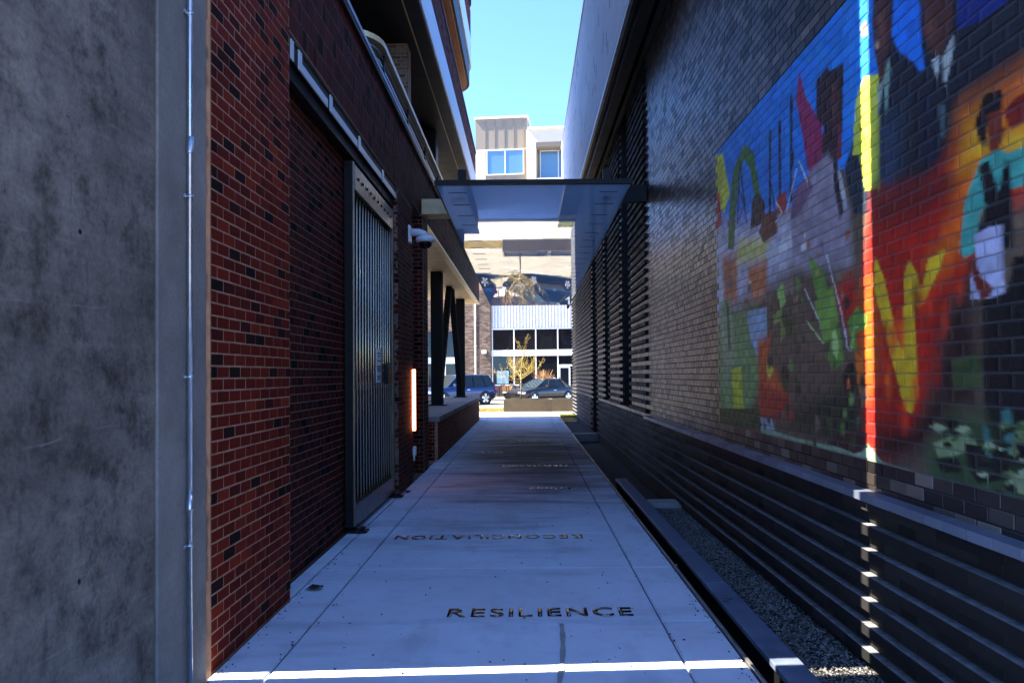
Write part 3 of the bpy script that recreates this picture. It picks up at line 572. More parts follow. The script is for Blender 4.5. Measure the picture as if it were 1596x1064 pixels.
 ((206,150,100), [(4.571,2.124),(4.522,2.127),(4.522,2.1),(4.571,2.099)], 0.01),
 ((110,100,104), [(4.228,2.39),(4.19,2.39),(4.19,2.367),(4.228,2.369)], 0.01),
 ((224,220,214), [(5.522,2.406),(5.444,2.405),(5.444,2.37),(5.522,2.372)], 0.01),
 ((150,96,64), [(4.976,2.121),(4.936,2.123),(4.936,2.103),(4.976,2.102)], 0.01),
 ((224,220,214), [(4.801,2.331),(4.713,2.332),(4.713,2.286),(4.801,2.287)], 0.01),
 ((150,96,64), [(4.141,2.256),(4.099,2.257),(4.099,2.231),(4.141,2.232)], 0.01),
 ((150,96,64), [(5.602,2.279),(5.548,2.28),(5.548,2.256),(5.602,2.256)], 0.01),
 ((224,220,214), [(4.758,2.386),(4.721,2.386),(4.721,2.366),(4.758,2.368)], 0.01),
 ((110,100,104), [(6.577,2.311),(6.414,2.313),(6.414,2.25),(6.577,2.251)], 0.01),
 ((224,220,214), [(6.239,2.342),(6.158,2.342),(6.158,2.309),(6.239,2.311)], 0.01),
 ((224,220,214), [(5.933,2.233),(5.877,2.235),(5.877,2.211),(5.933,2.211)], 0.01),
 ((150,96,64), [(6.074,2.098),(5.941,2.105),(5.941,2.05),(6.074,2.046)], 0.01),
 ((196,150,120), [(3.75,3.19),(3.723,3.19),(3.71,3.139),(3.743,3.141)], 0),
 ((110,64,50), [(3.275,3.088),(3.224,3.074),(3.204,2.942),(3.245,2.932)], 0.03),
 ((110,64,50), [(3.723,3.307),(3.657,3.294),(3.644,3.142),(3.696,3.127)], 0.03),
 ((90,46,40), [(4.312,3.183),(4.224,3.163),(4.207,2.922),(4.277,2.909)], 0.02),
 ((46,60,84), [(3.696,2.715),(3.569,2.704),(3.594,2.431),(3.67,2.439)], 0.03),
 ((20,24,40), [(3.339,2.741),(3.224,2.74),(3.185,2.434),(3.307,2.413)], 0.03),
]
MURAL_LINES = [
 ((30,34,50), 0.035, [(6.142,3.274),(6.235,2.775)]),
 ((30,34,50), 0.035, [(6.142,3.274),(5.983,2.722)]),
 ((30,34,50), 0.02, [(6.179,3.059),(6.035,2.865),(6.235,2.775)]),
 ((30,34,50), 0.05, [(5.377,3.252),(5.405,2.673)]),
 ((30,34,50), 0.025, [(5.405,2.955),(5.294,2.672)]),
 ((30,34,50), 0.05, [(5.175,3.253),(5.188,2.761)]),
 ((30,34,50), 0.05, [(4.94,3.344),(4.976,2.666)]),
 ((36,28,30), 0.06, [(4.952,2.897),(4.929,2.954)]),
 ((222,214,220), 0.018, [(4.814,2.878),(4.683,2.718)]),
 ((222,214,220), 0.018, [(4.859,2.841),(5.074,2.601)]),
 ((222,214,220), 0.015, [(5.281,2.729),(5.149,2.617),(5.281,2.577)]),
 ((222,222,220), 0.012, [(4.404,2.204),(4.207,1.843),(4.124,1.621)]),
 ((222,222,220), 0.012, [(4.748,2.033),(4.52,1.811)]),
 ((170,200,120), 0.014, [(4.726,1.825),(4.461,1.671)]),
 ((170,200,120), 0.014, [(4.091,1.62),(4.043,1.741),(3.996,1.745)]),
]

# ================================================================ GROUND
XL, XR = -1.61, 1.80                      # the two brick faces of the alley
BL, BH, J = 0.156, 0.065, 0.009           # brick module and joint
g = mesh('ground', [(-1500, -1500, -.31), (1500, -1500, -.31), (1500, 1500, -.31), (-1500, 1500, -.31)], [(0, 1, 2, 3)], M['asphalt']); tag(g, kind='structure')
rd = box('road', (-300, 300, 32.5, 47.5, -.30, -.2), M['road']); tag(rd, kind='structure')
fp = box('far_pavement', (-300, 300, 47.5, 70, -.30, -.07), M['pave']); tag(fp, kind='structure')
kb = box('kerb', (-300, 300, 32.35, 32.5, -.30, -.05), M['cap']); tag(kb, kind='structure')
np_ = box('street_pavement', (-300, 300, 26.27, 32.35, -.30, -.006), M['pave']); tag(np_, kind='structure')
bk = box('rear_pavement', (-60, 60, -60, .74, -.30, -.006), M['rear']); tag(bk, kind='structure')
for k in range(9):                        # parking bay lines
    ml = mesh('road_marking', [(-14 + k * 3.2, 38.6, -.196), (-13.9 + k * 3.2, 38.6, -.196), (-9.4 + k * 3.2, 44.6, -.196), (-9.5 + k * 3.2, 44.6, -.196)], [(0, 1, 2, 3)], M['frame']); tag(ml, kind='structure')

walk = empty('walkway', (0, 0, 0)); tag(walk, kind='structure')
box('slab_bed', (-1.6, 1.14, .75, 26.26, -.30, -.035), M['soil'], walk)
cols = [(-1.60, -1.31), (-1.31, .81), (.81, 1.128)]
smesh = {}
for ci, (a, b) in enumerate(cols):
    for k in range(-3, 18):
        y0 = 4.5 + 1.25 * k; y1 = y0 + 1.25
        if y1 > 26.3: continue
        if ci not in smesh:
            bm = bmesh.new(); g0 = .005 if ci != 1 else .007
            vs = [bm.verts.new(v) for v in bverts(-(b - a) / 2 + g0, (b - a) / 2 - g0, -.6215, .6215, -.09, 0)]
            for f in BF: bm.faces.new([vs[i] for i in f])
            bmesh.ops.bevel(bm, geom=[e for e in bm.edges if all(v.co.z > -.01 for v in e.verts)], offset=.006, segments=2, affect='EDGES')
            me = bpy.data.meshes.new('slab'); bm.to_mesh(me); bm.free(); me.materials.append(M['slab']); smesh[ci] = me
        o = bpy.data.objects.new('slab', smesh[ci]); COL.objects.link(o); o.parent = walk
        o.location = ((a + b) / 2, (y0 + y1) / 2, random.uniform(-.0012, .0012))

for k in range(4):
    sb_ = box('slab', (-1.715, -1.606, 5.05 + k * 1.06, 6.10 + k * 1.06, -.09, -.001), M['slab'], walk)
# tyre mark on the near slab
def strip(name, pts, wd, z, mat):
    V = []; F = []
    for i, p in enumerate(pts):
        p = Vector(p); d = (Vector(pts[min(i + 1, len(pts) - 1)]) - Vector(pts[max(i - 1, 0)])).normalized(); nrm = Vector((-d.y, d.x))
        q = wd * (.6 + .4 * math.sin(i * 2.1) ** 2)
        V += [(p.x - nrm.x * q / 2, p.y - nrm.y * q / 2, z), (p.x + nrm.x * q / 2, p.y + nrm.y * q / 2, z)]
        if i: F.append((2 * i - 2, 2 * i - 1, 2 * i + 1, 2 * i))
    return mesh(name, V, F, mat)
M['skid'] = pm('tyre_smear', (.33, .325, .32), .7, var=.3, scale=14)
tag(strip('tyre_mark', [(.20 - .13 * (1 - (t / 16)) ** 2, 3.1 + t * .085) for t in range(17)], .035, .0045, M['skid']), kind='structure')

# inlaid words
BEV = {}
def word(text, x0, x1, yc, h, flip, label):
    root = empty('inlaid_word', ((x0 + x1) / 2, yc, .002), label, 'lettering', 'words inlaid in the walkway')
    if flip: root.rotation_euler.z = math.pi
    adv = []; objs = []
    x = 0
    for ch in text:
        cu = bpy.data.curves.new('letter', 'FONT'); cu.body = ch; cu.size = 1; cu.offset = .018; cu.extrude = .0
        tmp = bpy.data.objects.new('letter', cu); COL.objects.link(tmp)
        bpy.context.view_layer.update()
        me = bpy.data.meshes.new_from_object(tmp.evaluated_get(bpy.context.evaluated_depsgraph_get()))
        bpy.data.objects.remove(tmp); bpy.data.curves.remove(cu)
        xs = [v.co.x for v in me.vertices]; ys = [v.co.y for v in me.vertices]
        objs.append((me, x - min(xs))); x += max(xs) - min(xs) + .17
    total = x - .17; sx = (x1 - x0) / total; sy = h / .72
    for me, dx in objs:
        for v in me.vertices: v.co = Vector(((v.co.x + dx - total / 2) * sx, (v.co.y - .35) * sy, 0))
        bm = bmesh.new(); bm.from_mesh(me)
        r = bmesh.ops.extrude_face_region(bm, geom=bm.faces[:])
        for e in r['geom']:
            if isinstance(e, bmesh.types.BMVert): e.co.z += .0025
        bmesh.ops.recalc_face_normals(bm, faces=bm.faces[:]); bm.to_mesh(me); bm.free()
        me.materials.clear(); me.materials.append(M['inlay'])
        o = bpy.data.objects.new('letter', me); COL.objects.link(o); o.parent = root
word('RESILIENCE', -.505, .655, 4.68, .16, False, 'word RESILIENCE inlaid in the nearest full slab of the walkway')
word('RECONCILIATION', -1.22, .505, 6.84, .16, True, 'upside-down word RECONCILIATION inlaid in the walkway, second from the camera')
word('SPIRIT', .025, .61, 9.7, .16, False, 'short word SPIRIT inlaid in the walkway beside the dark trench')
word('PERSEVERANCE', -.42, .66, 12.1, .16, True, 'long shiny word inlaid in the walkway just beyond SPIRIT')
word('COURAGE', -1.26, -.46, 14.2, .16, False, 'dark word inlaid near the walkway\'s left joint, below the low wall')
word('STRENGTH', -.41, .51, 16.7, .16, False, 'farthest word inlaid in the shaded walkway')

# debris specks
def specks():
    V = []; F = []
    for _ in range(170):
        x = random.uniform(-1.5, 1.1); y = 3.3 + random.random() ** 1.6 * 9; s = random.uniform(.003, .010)
        a = random.random() * 6.28; b = len(V)
        for k in range(5):
            t = a + k * 1.257; q = s * random.uniform(.5, 1.3); V.append((x + math.cos(t) * q, y + math.sin(t) * q * random.uniform(.7, 1.8), .002))
        V.append((x, y, .002 + s * .7))
        F += [(b + k, b + (k + 1) % 5, b + 5) for k in range(5)]
    for _ in range(420):                                   # grit gathered along the walls and joints
        side = random.random(); y = 3.4 + random.random() ** 1.5 * 12
        x = -1.585 + abs(random.gauss(0, .035)) if side < .5 else (1.115 - abs(random.gauss(0, .03)) if side < .8 else random.choice((-1.31, .81)) + random.gauss(0, .012))
        s = random.uniform(.002, .008); b = len(V)
        for k in range(4):
            t = k * 1.571 + random.random(); q = s * random.uniform(.6, 1.4); V.append((x + math.cos(t) * q, y + math.sin(t) * q, .002))
        V.append((x, y, .002 + s * .8)); F += [(b + k, b + (k + 1) % 4, b + 4) for k in range(4)]
    tag(mesh('debris', V, F, M['soil']), 'dark leaf crumbs scattered over the pale walkway', 'debris', kind='stuff')
specks()
def leafbit(x, y, s, lab):
    bm = bmesh.new(); c = bm.verts.new((x, y, .022)); ring = []
    for k in range(9):
        t = k * .698; q = s * (.6 + .7 * random.random()); ring.append(bm.verts.new((x + math.cos(t) * q * 1.5, y + math.sin(t) * q, .004 + random.random() * .03)))
    for k in range(9): bm.faces.new((c, ring[k], ring[(k + 1) % 9]))
    o = from_bm('dead_leaf', bm, M['soil']); tag(o, lab, 'leaf', 'dead leaves by the gate')
leafbit(-1.50, 5.22, .05, 'black dead leaf by the recessed jamb of the red brick wall')
leafbit(-1.56, 9.45, .05, 'black dead leaf at the far foot of the steel gate')

# ================================================================ RIGHT STRIP: edging, trench, curb, gravel
bed = tag(box('planting_bed', (1.152, 1.80, .4, 26.2, -.29, -.20), M['soil']), kind='structure')
def edging(y0, y1, label):
    r = empty('steel_edging', (1.14, y0, -.2), label, 'edging', 'steel edgings along the walkway')
    box('top_rail', (1.131, 1.149, y0, y1, -.2, .012), M['edge'], r, .003)
    box('foot_flange', (1.149, 1.20, y0, y1, -.095, -.087), M['edge'], r)
    n = int((y1 - y0) / 2.4)
    for k in range(n): box('bracket', (1.149, 1.19, y0 + .5 + k * 2.4, y0 + .512 + k * 2.4, -.087, -.02), M['edge'], r)
edging(.6, 18.5, 'long steel edging strip beside the near trench and gravel')
edging(18.95, 25.9, 'short steel edging strip beside the far dark bed')
box_ = box('concrete_crossing', (1.131, 1.80, 18.52, 18.92, -.2, -.004), M['cap']); tag(box_, 'pale concrete strip crossing the dark bed to the ribbed wall', 'kerb')
o = box('concrete_crossing', (1.425, 1.79, 8.55, 8.82, -.2, .005), M['cap'], None, .01); tag(o, 'short concrete block across the end of the gravel bed', 'kerb')
cb = empty('stone_curb', (1.34, .5, -.2), 'long blue stone curb between the walkway edging and the gravel', 'curb')
ys = [.5, 2.9, 5.3, 7.9, 10.6]
for a, b in zip(ys, ys[1:]): box('stone', (1.262, 1.415, a + .003, b - .003, -.032, .004), M['plank'], cb, .006)
box('footing', (1.285, 1.41, .52, 10.58, -.2, -.033), M['black'], cb)
gb = tag(box('gravel_bed', (1.417, 1.80, .4, 8.54, -.19, -.062), M['soil']), kind='structure')
def gravel():
    n = 15000; P = np.stack([RNG.uniform(1.42, 1.795, n), 1.6 + RNG.random(n) * 6.93, np.full(n, -.060)], 1)
    s = RNG.uniform(.005, .011, n); ang = RNG.uniform(0, 6.28, (n, 3))
    o8 = np.array([(1, 0, 0), (-1, 0, 0), (0, 1, 0), (0, -1, 0), (0, 0, .7), (0, 0, -.7)])
    f8 = np.array([(0, 2, 4), (2, 1, 4), (1, 3, 4), (3, 0, 4), (2, 0, 5), (1, 2, 5), (3, 1, 5), (0, 3, 5)])
    c, t = np.cos(ang[:, 0]), np.sin(ang[:, 0]); V = np.tile(o8, (n, 1, 1)) * RNG.uniform(.6, 1.3, (n, 6, 1))
    x = V[..., 0] * c[:, None] - V[..., 1] * t[:, None]; y = V[..., 0] * t[:, None] + V[..., 1] * c[:, None]
    V = np.stack([x, y, V[..., 2]], -1) * s[:, None, None] + P[:, None] + np.stack([np.zeros(n), np.zeros(n), RNG.uniform(0, .008, n)], 1)[:, None]
    F = (f8[None] + (np.arange(n) * 6)[:, None, None]).reshape(-1, 3)
    me = bpy.data.meshes.new('gravel'); me.from_pydata(V.reshape(-1, 3).tolist(), [], F.tolist()); me.update()
    at = me.attributes.new('rnd', 'FLOAT', 'FACE'); at.data.foreach_set('value', np.repeat(RNG.random(n).astype(np.float32), 8))
    M['pebble'] = brick_mat('gravel_stone', [(0, (.04, .04, .045)), (.5, (.11, .105, .10)), (1, (.30, .28, .25))], 'attr', .7)
    tag(link('gravel', me, M['pebble']), 'grey pea gravel filling the bed below the ribbed wall', 'gravel', kind='stuff')
gravel()
def grass_patch(name, x0, x1, y0, y1, n, h, mat, label, z=-.01):
    V = []; F = []
    for _ in range(n):
        x = random.uniform(x0, x1); y = random.uniform(y0, y1); t = random.random() * 6.28; hh = h * random.uniform(.5, 1.2); dx, dy = math.cos(t) * .012, math.sin(t) * .012; b = len(V)
        V += [(x - dx, y - dy, z), (x + dx, y + dy, z), (x + dy * 3 * random.random(), y + dx * 3 * random.random(), z + hh)]; F.append((b, b + 1, b + 2))
    tag(mesh(name, V, F, mat), label, 'grass', kind='stuff')
M['grass'] = pm('yellow_grass', (.20, .21, .04), .8, var=.4, scale=8)
grass_patch('grass', 1.2, 1.78, 25.9, 27.2, 1500, .07, M['grass'], 'yellow-green grass at the end of the dark bed', -.02)
grass_patch('grass', -3.6, -.95, 29.9, 31.6, 5000, .10, M['leaf'], 'dry straw ground cover left of the planter')

# ================================================================ CONCRETE WALL AT LEFT
cw = empty('concrete_wall', (-2.5, 1.5, 0), 'tall stained grey concrete wall filling the left side', 'wall')
box('wall_panel', (-2.25, -1.585, .9, 3.150, -.05, 8.2), M['concrete'], cw, .008)
box('edge_strip', (-2.25, -1.581, 3.168, 3.650, -.05, 8.2), M['concrete_b'], cw, .008)
box('joint_filler', (-2.2, -1.612, 3.14, 3.18, -.05, 8.15), M['black'], cw)
for yy, zz in ((2.62, 2.02), (2.62, 3.1), (2.05, 2.05), (2.62, .78), (2.05, .8)):
    tube('tie_hole', [(-1.60, yy, zz), (-1.5845, yy, zz)], .010, M['black'], cw, 10)
cd_ = empty('conduit', (-1.565, 3.43, 0), 'thin galvanised conduit running up the edge of the concrete wall', 'conduit')
tube('pipe', [(-1.563, 3.43, -.02), (-1.563, 3.43, 6.5)], .0125, M['galv'], cd_, 14)
for z in (2.58, .92): tube('coupling', [(-1.563, 3.43, z - .04), (-1.563, 3.43, z - .03), (-1.563, 3.43, z + .04)], .0165, M['galv'], cd_, 14)
for z in (3.20, 2.34, 1.50, .72):
    c_ = tube('clamp', [(-1.563, 3.43, z - .008), (-1.563, 3.43, z + .008)], .0158, M['galv'], cd_, 14)
    box('strap', (-1.580, -1.572, 3.395, 3.418, z - .008, z + .008), M['galv'], cd_)

# ================================================================ BRICK LAYING
def courses(a0, a1, h0, h1, L=BL, H=BH, j=J, phase=0):
    """running bond: yields (a, b, z0, z1, row) for each brick between a0..a1 and h0..h1"""
    r0 = int(math.floor(h0 / H + .01)); r1 = int(math.ceil(h1 / H - .01))
    for r in range(r0, r1):
        z0 = r * H; z1 = z0 + H - j
        if z0 < h0 - .02: z0 = h0
        if z1 > h1: z1 = h1
        if z1 - z0 < .015: continue
        a = a0 - (L / 2 if (r + phase) % 2 else 0)
        while a < a1 - .002:
            p = max(a, a0); q = min(a + L - j, a1)
            if q - p > .02: yield (p, q, z0, z1, r)
            a += L

def bevel_box_mesh(name, dx, dy, dz, bev, mat):
    bm = bmesh.new(); vs = [bm.verts.new((v[0] + random.uniform(-.0008, .0008), v[1] + random.uniform(-.001, .001), v[2] + random.uniform(-.001, .001))) for v in bverts(-dx / 2, dx / 2, -dy / 2, dy / 2, -dz / 2, dz / 2)]
    for f in BF: bm.faces.new([vs[i] for i in f])
    bmesh.ops.bevel(bm, geom=bm.edges[:], offset=bev, segments=1, affect='EDGES')
    me = bpy.data.meshes.new(name); bm.to_mesh(me); bm.free(); me.materials.append(mat); return me
_bm_cache = {}
def brick_object(parent, x0, x1, y0, y1, z0, z1, mat):
    k = (mat.name, round(x1 - x0, 3), round(y1 - y0, 3), round(z1 - z0, 3), random.randrange(4))
    if k not in _bm_cache: _bm_cache[k] = bevel_box_mesh('brick', x1 - x0, y1 - y0, z1 - z0, .0016, mat)
    o = bpy.data.objects.new('brick', _bm_cache[k]); COL.objects.link(o); o.parent = parent
    o.matrix_parent_inverse = Matrix.Translation(-Vector(parent.location))
    o.location = ((x0 + x1) / 2, (y0 + y1) / 2, (z0 + z1) / 2)
    return o

# ================================================================ LEFT BUILDING
lb = empty('brick_building', (-6, 12, 0), 'red brick building lining the left side, with terrace and upper overhangs', 'building')
core = Boxes()
YE = 25.6; Y0U = 9.6
for b in [(-4.6, XL - .002, 3.7615, 5.03, -.05, 4.82), 
          
          (-12, -4.6, 3.763, 7.6, -.05, 13.6), (-12, -4.6, 7.6, 11.9, -.05, 17.5), (-12, -4.6, 11.9, YE, 4.3, 17.5)]:  # unseen tall masses added to keep the sun off the right wall
    core.add(*b)
core2 = Boxes()
for b in [(-4.6, -1.7515, 5.03, 9.3, -.05, 3.87), (-4.6, XL - .002, 5.03, 10.5, 3.87, 4.82), (-4.6, XL - .002, 9.3, 10.5, -.05, 3.87), (-4.6, -1.8115, 10.5, 11.35, -.05, 3.97),
          (-2.6, -1.5815, 11.3515, 11.9, -.05, 3.97), (-2.3, XL - .002, 10.5, YE, 3.97, 4.82)]: core2.add(*b)
core2.build('shaded_wall_core', M['mortar_shade'], lb, 0)
box('sun_blocker', (-3.0, XL - .004, 3.766, 4.7, 4.875, 8.3), M['red'], lb)  # unseen block added above the corner to narrow the sun strip
core.build('wall_core', M['mortar'], lb, 0)
near = []; rest = Boxes(); dk = Boxes()
D = .05
def lay_x(plane, y0, y1, h0, h1, collect=None, B=rest, phase=0, sign=1):
    for a, b, z0, z1, r in courses(y0, y1, h0, h1, phase=phase):
        q = plane + sign * random.uniform(-.0006, .0006)
        bx = (q - D, q, a, b, z0, z1) if sign > 0 else (q, q + D, a, b, z0, z1)
        if collect is not None: collect.append(bx)
        else: B.add(*bx)
def lay_y(plane, x0, x1, h0, h1, B=rest, phase=0):
    for a, b, z0, z1, r in courses(x0, x1, h0, h1, phase=phase):
        q = plane + random.uniform(-.0006, .0006); B.add(a, b, q, q + D, z0, z1)
lay_x(XL, 3.775, 5.03, 0, 4.80, near)
lay_y(3.76, -2.9, XL - .055, 0, 4.80, phase=1)
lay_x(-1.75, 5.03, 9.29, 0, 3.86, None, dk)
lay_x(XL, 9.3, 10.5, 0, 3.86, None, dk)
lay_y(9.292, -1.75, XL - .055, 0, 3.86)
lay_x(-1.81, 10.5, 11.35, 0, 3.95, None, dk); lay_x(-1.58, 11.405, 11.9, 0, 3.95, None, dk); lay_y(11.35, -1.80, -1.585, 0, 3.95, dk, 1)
# soldier courses over the gate and along the spandrel
def soldiers(y0, y1, h0, rows, B):
    for r in range(rows):
        z0 = h0 + r * BL; y = y0
        while y < y1 - .03:
            q = XL + random.uniform(-.0006, .0006); B.add(q - D, q, y, min(y + BH - J, y1), z0, z0 + BL - J); y += BH
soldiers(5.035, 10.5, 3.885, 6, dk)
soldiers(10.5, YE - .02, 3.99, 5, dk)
near.sort(key=lambda b: (b[2] + b[3]) / 2 + max(0, (b[4] - 3.6)) * 3)
for b in near[:300]: brick_object(lb, *b, M['red_o'])
for b in near[300:]: rest.add(*b)
ob = rest.build('brick_field', M['red'], lb); ob['kind'] = 'stuff'
ob = dk.build('shaded_brick_field', M['red_shade'], lb); ob['kind'] = 'stuff'
# head of the gate recess: steel channel and hanger plates
box('head_channel', (-1.756, -1.63, 5.06, 9.28, 3.72, 3.866), M['black'], lb)
trk = empty('gate_track', (-1.62, 5.06, 3.6), 'steel track with pale plates over the sliding gate', 'track')
box('rail', (-1.73, -1.655, 5.08, 9.26, 3.60, 3.70), M['black'], trk, .004)
for k, (a, b) in enumerate([(5.10, 5.16), (5.28, 6.05), (6.13, 7.12), (7.2, 8.3), (8.38, 9.22)]):
    V = [(a, 3.71), (b, 3.71), (b, 3.775), (a + .07, 3.775), (a + .07, 3.85), (a, 3.85)] if k else [(a, 3.71), (b, 3.71), (b, 3.85), (a, 3.85)]
    extrude_poly('hanger_plate', V, 'x', -1.628, -1.618, M['fascia'], trk)
# coping and terrace
box('coping', (-2.3, -1.565, 3.74, YE + .03, 4.822, 4.872), M['coping'], lb, .006)
box('coping_lip', (-1.602, -1.572, 3.745, YE + .02, 4.775, 4.820), M['black'], lb)
box('terrace_floor', (-4.6, -2.302, 3.77, YE, 4.70, 4.815), M['cap'], lb)
box('terrace_wall_core', (-4.595, -3.403, 3.77, YE - .5, 4.82, 7.3), M['mortar'], lb)
box('upper_wall_core', (-4.595, -3.407, Y0U, YE - .5, 7.301, 12.5), M['mortar'], lb)
terr = Boxes(); lay_x(-3.4, 9.9, YE - .5, 4.82, 7.28, None, terr); oo = terr.build('terrace_brick_field', M['red'], lb); oo['kind'] = 'stuff'
for k in range(4):
    y0 = 3.9 + k * 1.5
    wn = box('window', (-3.43, -3.38, y0, y0 + 1.42, 4.9, 7.2), M['glass'], lb)
    box('mullion', (-3.40, -3.33, y0 + 1.40, y0 + 1.48, 4.85, 7.26), M['fascia'], lb)
tw = Boxes(); lay_y(12.8, -3.39, -2.03, 4.88, 7.28, tw); box('cross_wall_core', (-3.395, -2.035, 12.803, 13.2, 4.875, 7.29), M['mortar'], lb)
oo = tw.build('cross_wall_brick_field', M['tan'], lb); oo['kind'] = 'stuff'
# guard rail with a rounded near corner
XRAIL, YRAIL = -1.93, 9.35
arc = [(-3.35, YRAIL), (XRAIL - .45, YRAIL)] + [(XRAIL - .45 + .45 * math.sin(t), YRAIL + .45 - .45 * math.cos(t)) for t in [k * math.pi / 16 for k in range(1, 9)]] + [(XRAIL, YE - .15)]
rail = empty('terrace_railing', (-2, 9, 4.87), 'curved metal guard rail along the brick terrace at upper left', 'railing')
def rect_sweep(name, path, z0, z1, wd, mat, parent):
    V = []; F = []
    for i, p in enumerate(path):
        p = Vector(p); d = (Vector(path[min(i + 1, len(path) - 1)]) - Vector(path[max(i - 1, 0)])).normalized(); n = Vector((-d.y, d.x)) * wd / 2
        V += [(p.x - n.x, p.y - n.y, z0), (p.x + n.x, p.y + n.y, z0), (p.x + n.x, p.y + n.y, z1), (p.x - n.x, p.y - n.y, z1)]
        if i:
            b = 4 * i
            for k in range(4): F.append((b - 4 + k, b - 4 + (k + 1) % 4, b + (k + 1) % 4, b + k))
    F += [(0, 3, 2, 1), tuple(len(V) - 4 + k for k in range(4))]
    return mesh(name, V, F, mat, parent)
rect_sweep('top_rail', arc, 5.86, 5.93, .16, M['brass'], rail)
for k in range(7): rect_sweep('rail_bar', arc, 5.02 + k * .13, 5.038 + k * .13, .022, M['galv'], rail)
for k in range(8):
    y = 10.0 + k * 2.05; box('post', (XRAIL - .028, XRAIL + .028, y, y + .05, 4.874, 5.862), M['black'], rail)
box('post', (-2.75, -2.69, YRAIL - .025, YRAIL + .025, 4.874, 5.862), M['black'], rail)
# terrace columns and the storey above
for y in (17.4, 24.2): box('terrace_column', (-2.46, -2.10, y, y + .5, 4.874, 7.298), M['black'], lb, .01)
YU = 24.2; Y0U = 9.6
box('soffit', (-3.405, -1.63, Y0U, YU - .02, 7.30, 7.34), M['black'], lb)
box('soffit_trim', (-1.885, -1.865, Y0U, YU - .05, 7.283, 7.298), M['brass'], lb)
box('fascia', (-3.405, -1.60, Y0U, YU, 7.341, 8.0), M['fascia'], lb, .01)
box('spandrel_core', (-3.405, XL - .002, Y0U, YU - .05, 8.002, 8.75), M['mortar'], lb)
up = Boxes(); lay_x(XL, Y0U, YU - .05, 8.0, 8.74, None, up); 
for a, b, z0, z1, r in courses(Y0U, 22.3, 11.42, 12.55): up.add(XL - D, XL, a, b, z0, z1)
uo = up.build('upper_brick_field', M['red'], lb); uo['kind'] = 'stuff'
box('spandrel_cap', (-3.405, -1.585, Y0U, YU - .02, 8.752, 8.79), M['black'], lb)
box('window_wall', (-3.405, -2.55, Y0U, 22.4, 8.792, 9.98), M['wood'], lb)
for k in range(9):
    y0 = Y0U + .2 + k * 2.0
    if y0 > 20.5: continue
    box('window', (-2.545, -2.52, y0, y0 + 1.5, 8.85, 9.9), M['glass'], lb); box('window_frame', (-2.54, -2.49, y0 + 1.52, y0 + 1.60, 8.80, 9.975), M['cream'], lb)
def rounded(x0, x1, y0, y1, r=.9):
    return [(x0, y0), (x1, y0), (x1, y1 - r)] + [(x1 - r + r * math.cos(t), y1 - r + r * math.sin(t)) for t in [k * math.pi / 16 for k in range(1, 9)]] + [(x0, y1)]
extrude_poly('wood_soffit', rounded(-3.4, -1.66, Y0U, 22.3), 'z', 9.985, 10.02, M['wood'], lb)
extrude_poly('balcony_rim', rounded(-3.4, -1.60, Y0U, 22.4), 'z', 10.021, 10.62, M['black'], lb)
extrude_poly('upper_fascia', rounded(-3.4, -1.56, Y0U, 22.6), 'z', 10.621, 11.40, M['fascia'], lb)
extrude_poly('upper_spandrel', rounded(-3.4, -1.618, Y0U, 22.5), 'z', 11.401, 12.58, M['mortar'], lb)
extrude_poly('roof_edge', rounded(-3.4, -1.55, Y0U, 22.7), 'z', 12.581, 13.7, M['black'], lb)
# covered porch: ceiling, low wall, columns, bracing
box('porch_ceiling', (-12, -2.302, 11.9, YE, 4.12, 4.29), M['lintel'], lb)
box('lintel_angle', (-1.72, -1.60, 11.92, YE + .01, 3.93, 3.968), M['brass'], lb)
box('soffit_strip', (-2.299, -1.74, 11.92, YE, 3.95, 3.968), M['lintel'], lb)
box('lintel_block', (-1.60, -1.16, 11.36, 11.72, 3.98, 4.22), M['lintel'], lb, .012)
lw = empty('low_wall', (-2.1, 18, 0), 'low red brick wall with thick concrete cap under the porch columns', 'wall')
box('wall_core', (-2.58, -1.5615, 12.9715, 24.4, -.05, .68), M['mortar'], lw)
lwb = Boxes(); lay_x(-1.56, 12.98, 24.4, 0, .675, None, lwb); lay_y(12.97, -2.58, -1.615, 0, .675, lwb, 1); q = lwb.build('brick_field', M['red'], lw); q['kind'] = 'stuff'
for k in range(4):
    y0 = 12.93 + k * 2.88; box('cap_stone', (-2.64, -1.52, y0 + .003, y0 + 2.877, .682, .772), M['cap'], lw, .012)
def wide_flange(name, p0, p1, wd, mat, parent):
    p0, p1 = Vector(p0), Vector(p1); d = (p1 - p0).normalized(); a = Vector((1, 0, 0)); b = d.cross(a).normalized(); a = b.cross(d)
    h = wd / 2; t = wd * .09; prof = [(-h, -h), (h, -h), (h, -h + t), (t / 2, -h + t), (t / 2, h - t), (h, h - t), (h, h), (-h, h), (-h, h - t), (-t / 2, h - t), (-t / 2, -h + t), (-h, -h + t)]
    V = [p0 + a * x + b * y for x, y in prof] + [p1 + a * x + b * y for x, y in prof]; n = 12
    F = [(i, (i + 1) % n, (i + 1) % n + n, i + n) for i in range(n)] + [tuple(range(n))[::-1], tuple(range(n, 2 * n))]
    return mesh(name, V, F, mat, parent)
for y, nm in ((17.6, 'dark steel porch column nearer the gate'), (23.9, 'dark steel porch column at the far end of the low wall')):
    c_ = empty('steel_column', (-2.12, y, .772), nm, 'column', 'steel porch columns')
    wide_flange('shaft', (-2.12, y, .80), (-2.12, y, 4.118), .27, M['black'], c_)
    box('base_plate', (-2.34, -1.90, y - .22, y + .22, .773, .80), M['black'], c_)
br = empty('cross_brace', (-2.12, 20.7, .8), 'dark steel inverted V brace between the two porch columns', 'brace')
